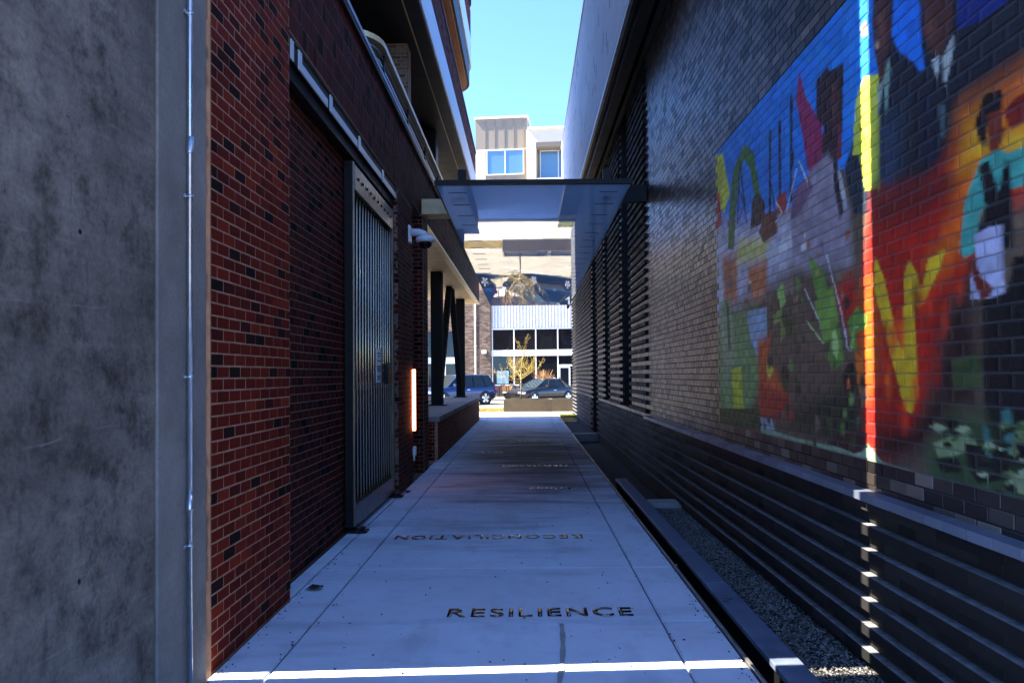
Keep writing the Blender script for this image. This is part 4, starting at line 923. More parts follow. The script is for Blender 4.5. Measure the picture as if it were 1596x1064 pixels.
wide_flange('brace_arm', (-2.12, 17.85, .92), (-2.12, 20.6, 4.10), .16, M['black'], br); wide_flange('brace_arm', (-2.12, 23.65, .92), (-2.12, 20.9, 4.10), .16, M['black'], br)

# ---- sliding gate
gt = empty('sliding_gate', (-1.66, 7.04, .03), 'tall sliding steel gate of close vertical bars against the brick', 'gate')
G0, G1, GZ0, GZ1 = 7.05, 9.18, .06, 3.56
box('end_post', (-1.73, -1.655, G0 - .012, G0 + .0, GZ0, GZ1), M['black'], gt)
box('stile', (-1.725, -1.645, G0, G0 + .055, GZ0, GZ1), M['gate'], gt, .004); box('stile', (-1.725, -1.645, G1 - .055, G1, GZ0, GZ1), M['gate'], gt, .004)
hp = box('header_plate', (-1.70, -1.64, G0 + .055, G1 - .055, GZ1 - .26, GZ1 - .02), M['gate'], gt, .004)
for k in range(10): tube('bolt', [(-1.642, G0 + .2 + k * .19, GZ1 - .13), (-1.630, G0 + .2 + k * .19, GZ1 - .13)], .016, M['black'], hp, 8)
for b in gt.children:
    pass
box('kick_plate', (-1.70, -1.64, G0 + .055, G1 - .055, GZ0, GZ0 + .2), M['gate'], gt, .004)
box('backing_sheet', (-1.722, -1.712, G0 + .055, G1 - .055, GZ0 + .2, GZ1 - .26), M['black'], gt)
for k in range(15):
    y = G0 + .13 + k * .134
    tube('bar', [(-1.678, y, GZ0 + .19), (-1.678, y, GZ1 - .25)], .0105, M['bar'], gt, 10)
box('mid_rail', (-1.711, -1.688, G0 + .055, G1 - .055, 1.35, 1.43), M['gate'], gt)
lk = box('lock_box', (-1.65, -1.595, 8.52, 8.80, 1.40, 1.62), M['black'], gt, .01)
sg = box('sign_plate', (-1.648, -1.640, 8.08, 8.36, 1.42, 1.80), M['white'], gt, .003)
for k, (zz, ww) in enumerate([(1.745, .20), (1.715, .16), (1.66, .22), (1.60, .2), (1.575, .17), (1.55, .2), (1.49, .22), (1.465, .18)]):
    box('print_line', (-1.6398, -1.6385, 8.22 - ww / 2, 8.22 + ww / 2, zz - .006, zz + .006), M['black'], sg)
for y in (G0 + .05, G1 - .06):
    st = empty('floor_guide', (-1.62, y, 0), 'small black floor guide under the near end of the gate' if y < 8 else 'small black floor guide under the far end of the gate', 'gate guide')
    box('foot', (-1.70, -1.53, y - .07, y + .07, .002, .025), M['black'], st, .004); box('roller', (-1.60, -1.555, y - .03, y + .03, .025, .058), M['black'], st, .01)

# ---- security camera, wall light, outlet
sc_ = empty('security_camera', (-1.61, 10.15, 3.4), 'white dome security camera on an arm above the porch corner', 'camera')
box('mount_plate', (-1.606, -1.575, 10.07, 10.23, 3.32, 3.56), M['white'], sc_, .015)
tube('arm', [(-1.58, 10.15, 3.47), (-1.46, 10.15, 3.465), (-1.41, 10.15, 3.45), (-1.385, 10.15, 3.40)], [.05, .048, .05, .07], M['white'], sc_, 14)
def lathe(name, prof, c, mat, parent, seg=20):
    V = []; F = []
    for r, z in prof:
        for k in range(seg): V.append((c[0] + r * math.cos(k * 2 * math.pi / seg), c[1] + r * math.sin(k * 2 * math.pi / seg), c[2] + z))
    n = len(prof)
    for i in range(n - 1):
        for k in range(seg): F.append((i * seg + k, i * seg + (k + 1) % seg, (i + 1) * seg + (k + 1) % seg, (i + 1) * seg + k))
    return mesh(name, V, F, mat, parent, True)
lathe('housing', [(.001, .07), (.06, .065), (.125, .03), (.135, 0), (.13, -.03), (.10, -.035), (.001, -.036)], (-1.375, 10.15, 3.36), M['white'], sc_)
lathe('dome', [(.092, 0), (.085, -.04), (.055, -.075), (.001, -.09)], (-1.375, 10.15, 3.325), M['glass'], sc_)
wl = empty('wall_light', (-1.6, 10.42, .7), 'glowing warm vertical bar light at the brick corner below the security camera', 'lamp')
box('housing', (-1.606, -1.572, 10.43, 10.50, .70, 1.60), M['black'], wl, .004)
box('lens', (-1.605, -1.562, 10.372, 10.429, .72, 1.58), M['glow'], wl, .006)
oc = empty('outlet_cover', (-1.6, 10.42, .4), 'small grey weatherproof outlet cover below the bar light', 'outlet')
box('cover', (-1.605, -1.555, 10.36, 10.46, .37, .50), M['white'], oc, .02); box('conduit_stub', (-1.60, -1.575, 10.40, 10.425, .30, .37), M['galv'], oc)

# ================================================================ CANOPY
ZC = 3.47
cn = empty('canopy', (.1, 14, ZC), 'flat steel canopy over the walkway with mirror-like underside', 'canopy')
CX = lambda y: (-.925 - .006 * (y - 7.65), 1.105 + .011 * (y - 7.65))
seams = [7.66, 10.6, 13.0, 15.7, 18.4, 21.0]
for a, b in zip(seams, seams[1:]):
    (l0, r0), (l1, r1) = CX(a), CX(b)
    extrude_poly('mirror_panel', [(l0, a + .003), (r0, a + .003), (r1, b - .003), (l1, b - .003)], 'z', ZC, ZC + .02, M['mirror'], cn)
extrude_poly('edge_channel', [(CX(7.6)[0] - .012, 7.60), (CX(7.6)[1] + .012, 7.60), (CX(7.6)[1] + .012, 7.655), (CX(7.6)[0] - .012, 7.655)], 'z', ZC - .004, ZC + .045, M['black'], cn)
extrude_poly('edge_channel', [(CX(21)[0] - .012, 21.002), (CX(21)[1] + .012, 21.002), (CX(21)[1] + .012, 21.06), (CX(21)[0] - .012, 21.06)], 'z', ZC - .004, ZC + .045, M['black'], cn)
for s in (0, 1):
    a = [(CX(7.656)[s], 7.656), (CX(21)[s], 21.0)]; d = (-.014, -.002) if s == 0 else (.002, .014)
    extrude_poly('side_channel', [(a[0][0] + d[0], a[0][1]), (a[0][0] + d[1], a[0][1]), (a[1][0] + d[1], a[1][1]), (a[1][0] + d[0], a[1][1])], 'z', ZC - .004, ZC + .045, M['black'], cn)
    for k in range(22):
        y = 7.95 + k * .58; x = CX(y)[s] + (.10 if s == 0 else -.30)
        box('vent_slot', (x, x + .20, y, y + .018, ZC - .003, ZC - .0005), M['black'], cn)
box('cross_beam', (.85, 1.79, 10.80, 10.95, 4.03, 4.27), M['black'], cn)
box('cross_beam', (-1.158, .848, 10.84, 10.92, 4.06, 4.20), M['black'], cn)
for y in (10.85,):
    for x in (-.6, .8): tube('hanger_rod', [(x, y + .03, ZC + .05), (x, y + .03, 4.062)], .012, M['black'], cn, 8)
for x in (-.70, .92):
    box('hanger_post', (x - .045, x + .045, 8.2, 8.29, ZC + .05, ZC + .32), M['black'], cn, .004)

# ================================================================ RIGHT BUILDING
rb = empty('dark_brick_building', (4, 12, 0), 'dark glossy brick building on the right with a large painted mural and ribbed base', 'building')
RE = 28.4; HT = 6.27; LEDGE = .877
SLOTS = [(12.6, 13.8, LEDGE + .03), (15.8, 16.8, LEDGE + .03), (18.5, 19.9, -.3)]
MY0, MY1, MZ0, MZ1 = 1.5, 6.95, 1.03, 3.56
rc = Boxes()
y = .4
HN = 5.2
rc.add(XR + .004, 8, .4, 1.5, -.3, HN)
rc.add(XR + .004, 8, 1.5, 6.95, -.3, MZ0); rc.add(XR + .004, 8, 1.5, 6.95, MZ1, HN); rc.add(XR + .03, 8, 1.5, 6.95, MZ0, MZ1)
rc.add(XR + .004, 8, 6.95, 12.6, -.3, HT)
prev = 12.6
for a, b, z in SLOTS:
    if a > prev: rc.add(XR + .004, 8, prev, a, -.3, HT)
    rc.add(2.25, 8, a, b, z, HT)
    if z > 0: rc.add(XR + .004, 8, a, b, -.3, z)
    prev = b
rc.add(XR + .004, 8, prev, RE, -.3, HT)
rc.build('wall_core', M['mortar_dark'], rb, 0)
for a, b, z in SLOTS: box('slot_window', (2.22, 2.246, a + .02, b - .02, max(z, -.2) + .02, HT - .02), M['glass'], rb)

def mural_colour(Y, Z):
    s = ((.005, .002), (-.005, .002), (.005, -.002), (-.005, -.002), (0, 0))
    return sum(mural_sample(Y + a, Z + b) for a, b in s) / len(s)

def mural_sample(Y, Z):
    C = np.empty((len(Y), 3)); C[:] = lin((96, 78, 62))
    for col, poly, soft in MURAL:
        P = np.array(poly); lo, hi = P.min(0) - soft, P.max(0) + soft
        cand = np.where((Y >= lo[0]) & (Y <= hi[0]) & (Z >= lo[1]) & (Z <= hi[1]))[0]
        if not len(cand): continue
        y, z = Y[cand], Z[cand]; ins = np.zeros(len(cand), bool); n = len(P); dist = np.full(len(cand), 9.0)
        for i in range(n):
            (x1, z1), (x2, z2) = P[i], P[(i + 1) % n]
            if soft:
                dx, dz = x2 - x1, z2 - z1; t = np.clip(((y - x1) * dx + (z - z1) * dz) / (dx * dx + dz * dz + 1e-9), 0, 1)
                dist = np.minimum(dist, np.hypot(y - x1 - t * dx, z - z1 - t * dz))
            if z1 == z2: continue
            ins ^= ((z1 > z) != (z2 > z)) & (y < (x2 - x1) * (z - z1) / (z2 - z1) + x1)
        al = np.clip(.5 + np.where(ins, dist, -dist) / (2 * soft), 0, 1) if soft else ins.astype(float)
        C[cand] = C[cand] * (1 - al[:, None]) + np.array(lin(col)) * al[:, None]
    for col, wd, pl in MURAL_LINES:
        for (a, b) in zip(pl, pl[1:]):
            a, b = np.array(a), np.array(b); d = b - a; L2 = (d ** 2).sum()
            t = np.clip(((Y - a[0]) * d[0] + (Z - a[1]) * d[1]) / L2, 0, 1)
            dist = np.hypot(Y - a[0] - t * d[0], Z - a[1] - t * d[1]); C[dist < wd / 2] = lin(col)
    # brush mottling that belongs to the paint
    k = .85 + .3 * np.sin(Y * 23 + 3 * np.sin(Z * 17)) * np.sin(Z * 31 + 2 * np.sin(Y * 11)) * .5
    return np.clip(C * 1.6 * k[:, None], 0, .92)

NG = 9
def painted_bricks(name, lst, parent, stuff):
    """bricks whose faces carry the mural's paint"""
    tu = np.linspace(0, 1, NG); V = []; F = []; PY = []; PZ = []
    for (x0, x1, a, b, z0, z1) in lst:
        base = len(V); e = .003
        for j in range(NG):
            for i in range(NG):
                yy = a + (b - a) * tu[i]; zz = z0 + (z1 - z0) * tu[j]; rim = e * .8 if i in (0, NG - 1) or j in (0, NG - 1) else 0
                V.append((x0 + rim + random.uniform(-.0004, .0004), yy, zz)); PY.append(yy); PZ.append(zz)
        for j in range(NG - 1):
            for i in range(NG - 1):
                p = base + j * NG + i; F.append((p, p + NG, p + NG + 1, p + 1))
        c4 = [base, base + NG - 1, base + NG * NG - 1, base + NG * (NG - 1)]
        for (yy, zz) in ((a, z0), (b, z0), (b, z1), (a, z1)): V.append((x1, yy, zz)); PY.append(yy); PZ.append(zz)
        q = base + NG * NG
        for k in range(4): F.append((c4[k], c4[(k + 1) % 4], q + (k + 1) % 4, q + k))
    me = bpy.data.meshes.new(name); me.from_pydata(V, [], F); me.update()
    C = mural_colour(np.array(PY), np.array(PZ))
    br = np.repeat(RNG.uniform(.78, 1.1, len(lst)), NG * NG + 4)
    C = np.concatenate([np.clip(C * br[:, None], 0, 1), np.ones((len(C), 1))], 1).astype(np.float32)
    at = me.color_attributes.new('paint', 'FLOAT_COLOR', 'POINT'); at.data.foreach_set('color', C.reshape(-1))
    o = link(name, me, M['mural'], parent)
    if stuff: o['kind'] = 'stuff'
    return o

def mural_backing():
    ny, nz = 190, 150; ys = np.linspace(MY0, MY1, ny); zs = np.linspace(MZ0, MZ1, nz)
    Yg, Zg = np.meshgrid(ys, zs); V = np.stack([np.full(Yg.size, XR + .004), Yg.ravel(), Zg.ravel()], 1)
    idx = np.arange(ny * nz).reshape(nz, ny); F = np.stack([idx[:-1, :-1], idx[1:, :-1], idx[1:, 1:], idx[:-1, 1:]], -1).reshape(-1, 4)
    me = bpy.data.meshes.new('painted_joints'); me.from_pydata(V.tolist(), [], F.tolist()); me.update()
    C = np.concatenate([mural_colour(Yg.ravel(), Zg.ravel()) * .55 + .045, np.ones((ny * nz, 1))], 1).astype(np.float32)
    at = me.color_attributes.new('paint', 'FLOAT_COLOR', 'POINT'); at.data.foreach_set('color', C.reshape(-1))
    link('painted_joints', me, M['mural'], rb)
mural_backing()

plain = Boxes(); basef = Boxes(); ribf = Boxes(); cand = []
RIB = .045
def in_slot(a, b, z):
    for s0, s1, zz in SLOTS:
        if b > s0 + .01 and a < s1 - .01 and z > zz - .02: return (s0, s1)
for a, b, z0, z1, r in courses(.4, RE, LEDGE - 14 * BH - .001, HT):
    # the courses are laid on the ledge line so that ledge and ribs fall on whole rows
    z0 += LEDGE - 14 * BH + .033 if False else 0
    sl_ = in_slot(a, b, z0)
    if sl_:
        if a < sl_[0] - .03: b = sl_[0]
        elif b > sl_[1] + .03: a = sl_[1]
        else: continue
    if a < 6.94 and z1 > HN: continue
    q = XR + random.uniform(-.0008, .0008)
    base = z1 < LEDGE + .002
    rib = (r % 2 == 0) and (base or a > 10.75)
    if rib and base: continue
    x0 = q - RIB if rib else q
    if rib: a -= .003; b += .003
    painted = (not base) and a >= MY0 - .02 and b <= MY1 + .02 and z0 >= MZ0 - .03 and z1 <= MZ1 + .03
    bx = (x0, XR + .035 if not painted else XR + .028, a, b, z0, z1)
    top = 1.5 + (a + b) / 2 * .52
    vis = a > 2.62 and a < 6 and z0 < top
    cand.append((vis, (a + b) / 2, painted, bx))
for r in range(-3, 14):
    if r % 2 or r * BH < -.07: continue
    yy = .4 + (.23 if r % 4 else 0)
    while yy < RE - .05:
        e = min(yy + .465, RE)
        for s0, s1, zz in SLOTS:
            if zz < 0 and e > s0 and yy < s1: e = s0 if yy < s0 - .03 else yy
        if e - yy > .03: cand.append((2.62 < yy < 6, yy + .2, False, (XR - RIB + random.uniform(-.001, .001), XR + .03, yy, e - .003, r * BH, r * BH + BH - J)))
        yy += .465
cand.sort(key=lambda c: (not c[0], c[1]))
pl_rest = []
for i, (vis, yc, painted, bx) in enumerate(cand):
    if i < 300 and vis:
        if painted:
            o = painted_bricks('brick', [bx], rb, False)
        else: brick_object(rb, *bx, (M['rib_o'] if bx[0] < XR - .02 else M['base_o']) if bx[5] < LEDGE + .002 else M['dark_o'])
    elif painted: pl_rest.append(bx)
    elif bx[0] < XR - .02: ribf.add(*bx)
    elif bx[5] < LEDGE + .002: basef.add(*bx)
    else: plain.add(*bx)
painted_bricks('painted_brick_field', pl_rest, rb, True)
po = plain.build('brick_field', M['dark'], rb); po['kind'] = 'stuff'
pb = basef.build('base_brick_field', M['base'], rb); pb['kind'] = 'stuff'
pr = ribf.build('rib_brick_field', M['rib'], rb); pr['kind'] = 'stuff'
# rowlock ledge on top of the ribbed base
y = .4; XLG = XR - .085; lg = Boxes()
while y < 10.75:
    lg.add(XLG + random.uniform(-.001, .001), XR - .003, y, y + BL - .004, .8385, .880); y += BL
M['ledge'] = brick_mat('glazed_ledge_brick', [(0, (.12, .135, .18)), (1, (.19, .21, .27))], 'attr', .38, .6, .2, .3)
lo_ = lg.build('ledge_brick_row', M['ledge'], rb); lo_['kind'] = 'stuff'
# overhanging upper storey in grey metal panels
PY = [8.0, 12.0, 16.0, 20.0, 23.6, 26.8]
for a, b in zip(PY, PY[1:]):
    for z0, z1 in ((6.30, 8.0), (8.0, 9.70)): box('metal_panel', (1.35, 1.40, a + .004, b - .004, z0 + .004, z1 - .004), M['panel'], rb)
box('upper_core', (1.398, 8, 8.01, 26.79, 6.29, 9.69), M['black'], rb)
box('gutter', (1.47, 1.62, 8.0, 26.6, 6.10, 6.288), M['black'], rb); box('gutter_edge', (1.352, 1.40, 8.0, 26.8, 6.24, 6.298), M['edge'], rb)
box('soffit_angle', (1.70, 1.79, 8.0, 26.8, 6.12, 6.27), M['black'], rb)
ds = Boxes()
for k in range(90):
    yy = random.uniform(8.2, 26); zz = random.uniform(6.5, 9.3); ds.add(1.3475, 1.352, yy, yy + .03, zz, zz + random.uniform(.12, .24))
do = ds.build('panel_slots', M['black'], rb); do['kind'] = 'stuff'
box('wall_coping', (1.76, 8, .38, 6.96, 5.202, 5.26), M['panel'], rb)
box('parapet_cap', (1.33, 1.5, 8.0, 26.82, 9.70, 9.75), M['panel'], rb)
wc = empty('wall_spotlight', (1.6, 27.9, 4.1), 'small black spotlight on the far end of the ribbed wall', 'lamp')
tube('stem', [(1.80, 27.9, 4.1), (1.62, 27.9, 4.12)], .025, M['black'], wc); tube('head', [(1.62, 27.85, 4.15), (1.60, 28.0, 4.02)], .06, M['black'], wc, 12)

# ================================================================ STREET END
for k, (a, b, lab) in enumerate([(-.92, .985, 'brown steel planter box holding the bare yellow tree'), (.995, 4.2, 'brown steel planter box abutting the ribbed wall end')]):
    p = empty('planter', ((a + b) / 2, 30.3, 0), lab, 'planter', 'street planters')
    box('front_panel', (a, b, 29.70, 29.76, -.004, .49), M['corten'], p, .01); box('back_panel', (a, b, 30.94, 31.0, -.004, .49), M['corten'], p, .01)
    box('side_panel', (a, a + .06, 29.762, 30.938, -.004, .488), M['corten'], p); box('side_panel', (b - .06, b, 29.762, 30.938, -.004, .488), M['corten'], p)
    box('planting_soil', (a + .062, b - .062, 29.765, 30.935, 0, .43), M['soil'], p)

def grow_tree(loc, h, label):
    rt = empty('small_tree', loc, label, 'tree'); L = Vector(loc)
    V = []; F = []; tips = []
    def limb(p, d, ln, r, lv):
        pts = [p]; q = p.copy(); dd = d.copy()
        for i in range(4):
            dd = (dd + Vector((random.uniform(-.18, .18), random.uniform(-.18, .18), .04))).normalized(); q = q + dd * ln / 4; pts.append(q.copy())
        v, f = tube_vf(pts, [r, r * .85, r * .7, r * .55, r * .4], 6, True, len(V)); V.extend(v); F.extend(f)
        tips.extend(pts[1:])
        if lv < 3:
            for k in range(4 if lv else 7):
                b = pts[random.randint(1, 4)]; t = random.random() * 6.28; u = Vector((math.cos(t), math.sin(t), random.uniform(.2, .9))).normalized()
                limb(b, (u + dd * .5).normalized(), ln * random.uniform(.45, .7), r * .5, lv + 1)
    tube('trunk', [L, L + Vector((.01, 0, h * .25)), L + Vector((-.01, .01, h * .5))], [.035, .03, .026], M['bark'], rt, 8)
    top = L + Vector((-.01, .01, h * .48))
    for k in range(7):
        t = k * .9; limb(top - Vector((0, 0, random.random() * h * .15)), Vector((math.cos(t) * .9, math.sin(t) * .9, random.uniform(.05, .7))).normalized(), h * .34, .015, 1)
    limb(top, Vector((0, 0, 1)), h * .42, .022, 1)
    cr = mesh('crown', V, F, M['leaf'], rt); cr_l = []; V2 = []; F2 = []
    for p in tips:
        for _ in range(2):
            c = p + Vector((random.uniform(-.05, .05), random.uniform(-.05, .05), random.uniform(-.05, .05))); a = Vector((random.gauss(0, 1), random.gauss(0, 1), random.gauss(0, 1))).normalized() * .035; b_ = a.cross(Vector((.3, .5, .8))).normalized() * .014
            n = len(V2); V2 += [c - a, c + b_, c + a, c - b_]; F2.append((n, n + 1, n + 2, n + 3))
    mesh('leaves', V2, F2, M['leaf'], rt)
grow_tree((-.22, 30.35, .43), 2.15, 'small bare yellow-twigged tree in the brown planter')

def reeds(loc, n, h, sp, label):
    rt = empty('ornamental_grass', loc, label, 'plant', 'ornamental grasses by the storefront'); V = []; F = []
    for _ in range(n):
        t = random.random() * 6.28; lean = random.random() ** .7 * sp; p0 = Vector(loc) + Vector((math.cos(t) * .08, math.sin(t) * .08, 0)); pts = []
        hh = h * random.uniform(.6, 1.1)
        for k in range(4):
            s = k / 3; pts.append(p0 + Vector((math.cos(t) * lean * s * s, math.sin(t) * lean * s * s, hh * s)))
        v, f = tube_vf(pts, [.010, .012, .02, .006], 4, True, len(V)); V += v; F += f
    mesh('blades', V, F, M['reed'], rt)
reeds((1.15, 48.6, -.07), 130, 1.75, .75, 'dry orange ornamental grass before the storefront, behind the black sedan')
reeds((-1.2, 48.9, -.07), 50, .9, .4, 'low dry ornamental grass behind the blue car\'s tail')

# ---------------------------------------------------------------- cars
def loft(name, rings, mat, parent, Mx, smooth=True, caps=True):
    V = [Mx @ Vector(p) for r in rings for p in r]; n = len(rings[0]); F = []
    for i in range(len(rings) - 1):
        for k in range(n): F.append((i * n + k, i * n + (k + 1) % n, (i + 1) * n + (k + 1) % n, (i + 1) * n + k))
    if caps: F += [tuple(range(n))[::-1], tuple((len(rings) - 1) * n + k for k in range(n))]
    return mesh(name, V, F, mat, parent, smooth)

def car(name, label, loc, heading, spec, paint_m):
    """heading: angle of the nose in the ground plane; local +x is forward"""
    Lh, Wd, belt, roof = spec['L'] / 2, spec['W'] / 2, spec['belt'], spec['roof']
    rt = empty(name, loc, label, 'car'); Mx = Matrix.Translation(Vector(loc)) @ Matrix.Rotation(heading, 4, 'Z')
    rings = []
    for x, zb, zt, wf in spec['body']:
        wv = Wd * wf
        half = [(wv * .80, zb), (wv * .95, zb + .10), (wv, zb + .26), (wv * 1.0, (zb + zt) / 2 + .08), (wv * .97, zt - .09), (wv * .90, zt - .02), (wv * .6, zt + .01), (0, zt + .022)]
        ring = [(x, y_, z_) for y_, z_ in half] + [(x, -y_, z_) for y_, z_ in half[::-1][1:]] + [(x, -wv * .4, zb - .0), (x, wv * .4, zb - .0)]
        rings.append(ring)
    loft('body', rings, paint_m, rt, Mx)
    rg = []
    for x, z, hw in spec['cabin']:
        rg.append((x, z, hw))
    # glasshouse as a closed loft from belt outline to roof outline
    bo, ro = spec['belt_outline'], spec['roof_outline']
    lower = [(x, y_, belt - .02) for x, y_ in bo] + [(x, -y_, belt - .02) for x, y_ in bo[::-1]]
    upper = [(x, y_, roof - .07) for x, y_ in ro] + [(x, -y_, roof - .07) for x, y_ in ro[::-1]]
    loft('glasshouse', [lower, upper], M['carglass'], rt, Mx, False)
    rtop = [[(x * s + cx, y_ * s2, z) for x, y_ in [(a - cx, b) for a, b in ro]] + [(x * s + cx, -y_ * s2, z) for x, y_ in [(a - cx, b) for a, b in ro][::-1]]
            for cx in [sum(a for a, b in ro) / len(ro)] for s, s2, z in ((1.02, 1.03, roof - .085), (1.0, .99, roof - .045), (.93, .86, roof - .012), (.6, .5, roof))]
    loft('roof', rtop, paint_m, rt, Mx)
    for (x0, y0), (x1, y1) in zip(bo, ro):
        for s in (1, -1):
            tb = tube_vf([Mx @ Vector((x0, s * (y0 + .005), belt - .03)), Mx @ Vector((x1, s * (y1 + .012), roof - .075))], .030, 6)
            mesh('pillar', tb[0], tb[1], paint_m if (x0, y0) in (bo[0], bo[-1]) else M['black'], rt)
    for x in spec['wheels']:
        for s in (1, -1):
            rr = spec['r']; y0 = s * (Wd - .21); y1 = s * (Wd + .012)
            wprof = [(y0, rr * .7), (y0, rr * .97), (y0 + s * .03, rr), (y1 - s * .03, rr), (y1, rr * .96), (y1, rr * .70), (y1 - s * .02, rr * .68)]
            def spin(nm, prof, mat, par, seg=26):
                V = []; F = []
                for yy, q in prof:
                    for k in range(seg): V.append(Mx @ Vector((x + q * math.cos(k * 2 * math.pi / seg), yy, rr + q * math.sin(k * 2 * math.pi / seg))))
                for i in range(len(prof) - 1):
                    for k in range(seg): F.append((i * seg + k, i * seg + (k + 1) % seg, (i + 1) * seg + (k + 1) % seg, (i + 1) * seg + k))
                return mesh(nm, V, F, mat, par, True)
            arch = spin('wheel_arch', [(s * (Wd * .97), .01), (s * (Wd + .004), .01), (s * (Wd + .006), rr * 1.17), (s * (Wd * .90), rr * 1.20)], M['rubber'], rt)
            tyre = spin('wheel', wprof, M['rubber'], rt)
            spin('rim', [(y1 - s * .06, .01), (y1 - s * .06, rr * .60), (y1 - s * .005, rr * .68), (y1 - s * .005, rr * .71)], M['black'], tyre)
            V = []; F = []
            for k in range(5):
                t = k * 2 * math.pi / 5 + .3; d = Vector((math.cos(t), 0, math.sin(t))); n_ = Vector((-math.sin(t), 0, math.cos(t))); b = len(V); c0 = Vector((x, y1 + s * .002, rr))
                for q, wv in ((.02, .05), (rr * .70, .075)):
                    V += [Mx @ (c0 + d * q - n_ * wv), Mx @ (c0 + d * q + n_ * wv)]
                F.append((b, b + 1, b + 3, b + 2))
            mesh('spokes', V, F, M['alloy'], tyre)
    for nm, key, mt in (('headlight', 'head', M['lampw']), ('tail_light', 'tail', M['lampr'])):
        x0, x1, y0, y1, z0, z1 = spec[key]
        for s in (1, -1):
            v = bverts(x0, x1, min(s * y0, s * y1), max(s * y0, s * y1), z0, z1); mesh(nm, [Mx @ Vector(p) for p in v], BF, mt, rt)
    def part(nm, b, mt): return mesh(nm, [Mx @ Vector(p) for p in bverts(*b)], BF, mt, rt)
    part('grille', (Lh - .05, Lh + .01, -.45, .45, .42, .66), M['black'])
    part('number_plate', (-Lh - .02, -Lh + .02, -.26, .26, .62, .76), M['frame'])
    for s in (1, -1):
        part('door_handle', (-.35, -.15, s * (Wd + .005) - .012, s * (Wd + .005) + .012, belt - .20, belt - .17), M['alloy'])
        part('mirror', (spec['mx'], spec['mx'] + .16, s * (Wd + .08) - .09, s * (Wd + .08) + .09, belt + .01, belt + .15), paint_m)
        part('sill_trim', (spec['wheels'][1] + .45, spec['wheels'][0] - .45, s * (Wd + .002) - .012, s * (Wd + .002) + .012, .27, .36), M['black'])
    return rt
SUV = dict(L=4.75, W=1.88, belt=1.05, roof=1.72, r=.365, wheels=(1.42, -1.42), mx=.62,
           body=[(-2.36, .42, .72, .80), (-2.30, .34, .95, .93), (-2.05, .28, 1.05, .98), (-1.2, .24, 1.07, 1), (0, .24, 1.06, 1), (.8, .24, 1.05, 1), (1.5, .26, 1.0, .98), (2.05, .28, .92, .92), (2.30, .32, .80, .82), (2.37, .40, .62, .70)],
           cabin=[], belt_outline=[(1.05, .76), (.35, .88), (-.65, .88), (-1.5, .87), (-2.2, .80)], roof_outline=[(.25, .58), (.05, .66), (-.7, .67), (-1.4, .66), (-1.85, .60)],
           head=(2.12, 2.32, .52, .84, .68, .82), tail=(-2.34, -2.10, .62, .93, .80, 1.0))
SED = dict(L=4.85, W=1.85, belt=.95, roof=1.45, r=.335, wheels=(1.42, -1.38), mx=.55,
           body=[(-2.42, .42, .78, .78), (-2.34, .32, .92, .90), (-1.9, .26, .98, .97), (-1.0, .22, .97, 1), (0, .22, .96, 1), (.8, .22, .95, 1), (1.4, .24, .88, .98), (2.0, .26, .76, .92), (2.30, .30, .66, .80), (2.42, .36, .54, .66)],
           cabin=[], belt_outline=[(1.1, .74), (.3, .86), (-.5, .87), (-1.2, .84), (-1.85, .70)], roof_outline=[(.15, .54), (-.05, .62), (-.6, .62), (-.95, .60), (-1.2, .52)],
           head=(2.02, 2.30, .48, .82, .58, .70), tail=(-2.42, -2.2, .50, .86, .76, .90))
HD = R(180 + 40)
car('parked_car', 'dark blue SUV parked beyond the low wall, seen past the porch columns', (-4.0, 41.6, -.2), HD, SUV, M['blue'])
car('parked_car', 'glossy black sedan parked behind the brown planter', (.85, 43.4, -.2), R(180 + 44), SED, M['ink'])

# ---------------------------------------------------------------- storefront across the street
sf = empty('storefront_building', (.3, 52, 0), 'white ribbed-metal storefront with dark windows across the street', 'building')
FY = 52.0; FX0, FX1 = -2.49, 16.0
box('upper_wall', (FX0, FX1, FY + .08, FY + 8, 4.78, 9.0), M['ribbed'], sf)
V = []; F = []; k = 0; x = FX0
prof = []
while x < FX1 - .2:
    prof += [(x, FY + .07), (x + .10, FY + .07), (x + .125, FY - .05), (x + .20, FY - .05)]; x += .225
V = [(a, b, 4.80) for a, b in prof] + [(a, b, 8.98) for a, b in prof]; n = len(prof)
F = [(i, i + 1, i + 1 + n, i + n) for i in range(n - 1)]
mesh('ribbed_cladding', V, F, M['ribbed'], sf)
box('interior_back', (FX0, FX1, FY + 3, FY + 8, -.07, 4.77), M['black'], sf)
mulls = [FX0 + .07 + i * 1.555 for i in range(13)]
for i, m in enumerate(mulls): box('mullion', (m - .04, m + .04, FY + .0, FY + .10, .70 if i != 3 else -.05, 4.76), M['frame'], sf)
box('head_rail', (FX0, FX1, FY + .003, FY + .097, 4.66, 4.785), M['frame'], sf)
box('transom_band', (FX0, FX1, FY - .03, FY + .12, 2.79, 3.22), M['ribbed'], sf); box('sill_rail', (FX0, mulls[3] - .04, FY + .003, FY + .097, .70, .79), M['frame'], sf)
box('base_wall', (FX0, mulls[3] - .04, FY - .02, FY + .2, -.07, .70), M['tan'], sf)
box('base_wall', (mulls[4], FX1, FY - .02, FY + .2, -.07, .70), M['tan'], sf)
for i in range(12):
    a, b = mulls[i] + .04, mulls[i + 1] - .04
    box('pane', (a, b, FY + .05, FY + .06, 3.23, 4.655), M['glass'], sf)
    if i != 3: box('pane', (a, b, FY + .05, FY + .06, .80, 2.785), M['glass'], sf)
M['poster'] = pm('pale_poster', (.30, .45, .46), .5, var=.35, scale=4, bump=0)
box('window_poster', (mulls[0] + .30, mulls[0] + 1.15, FY + .043, FY + .049, .85, 1.75), M['poster'], sf)
box('window_poster', (mulls[2] + 1.22, mulls[2] + 1.38, FY + .043, FY + .049, .95, 1.25), M['frame'], sf)
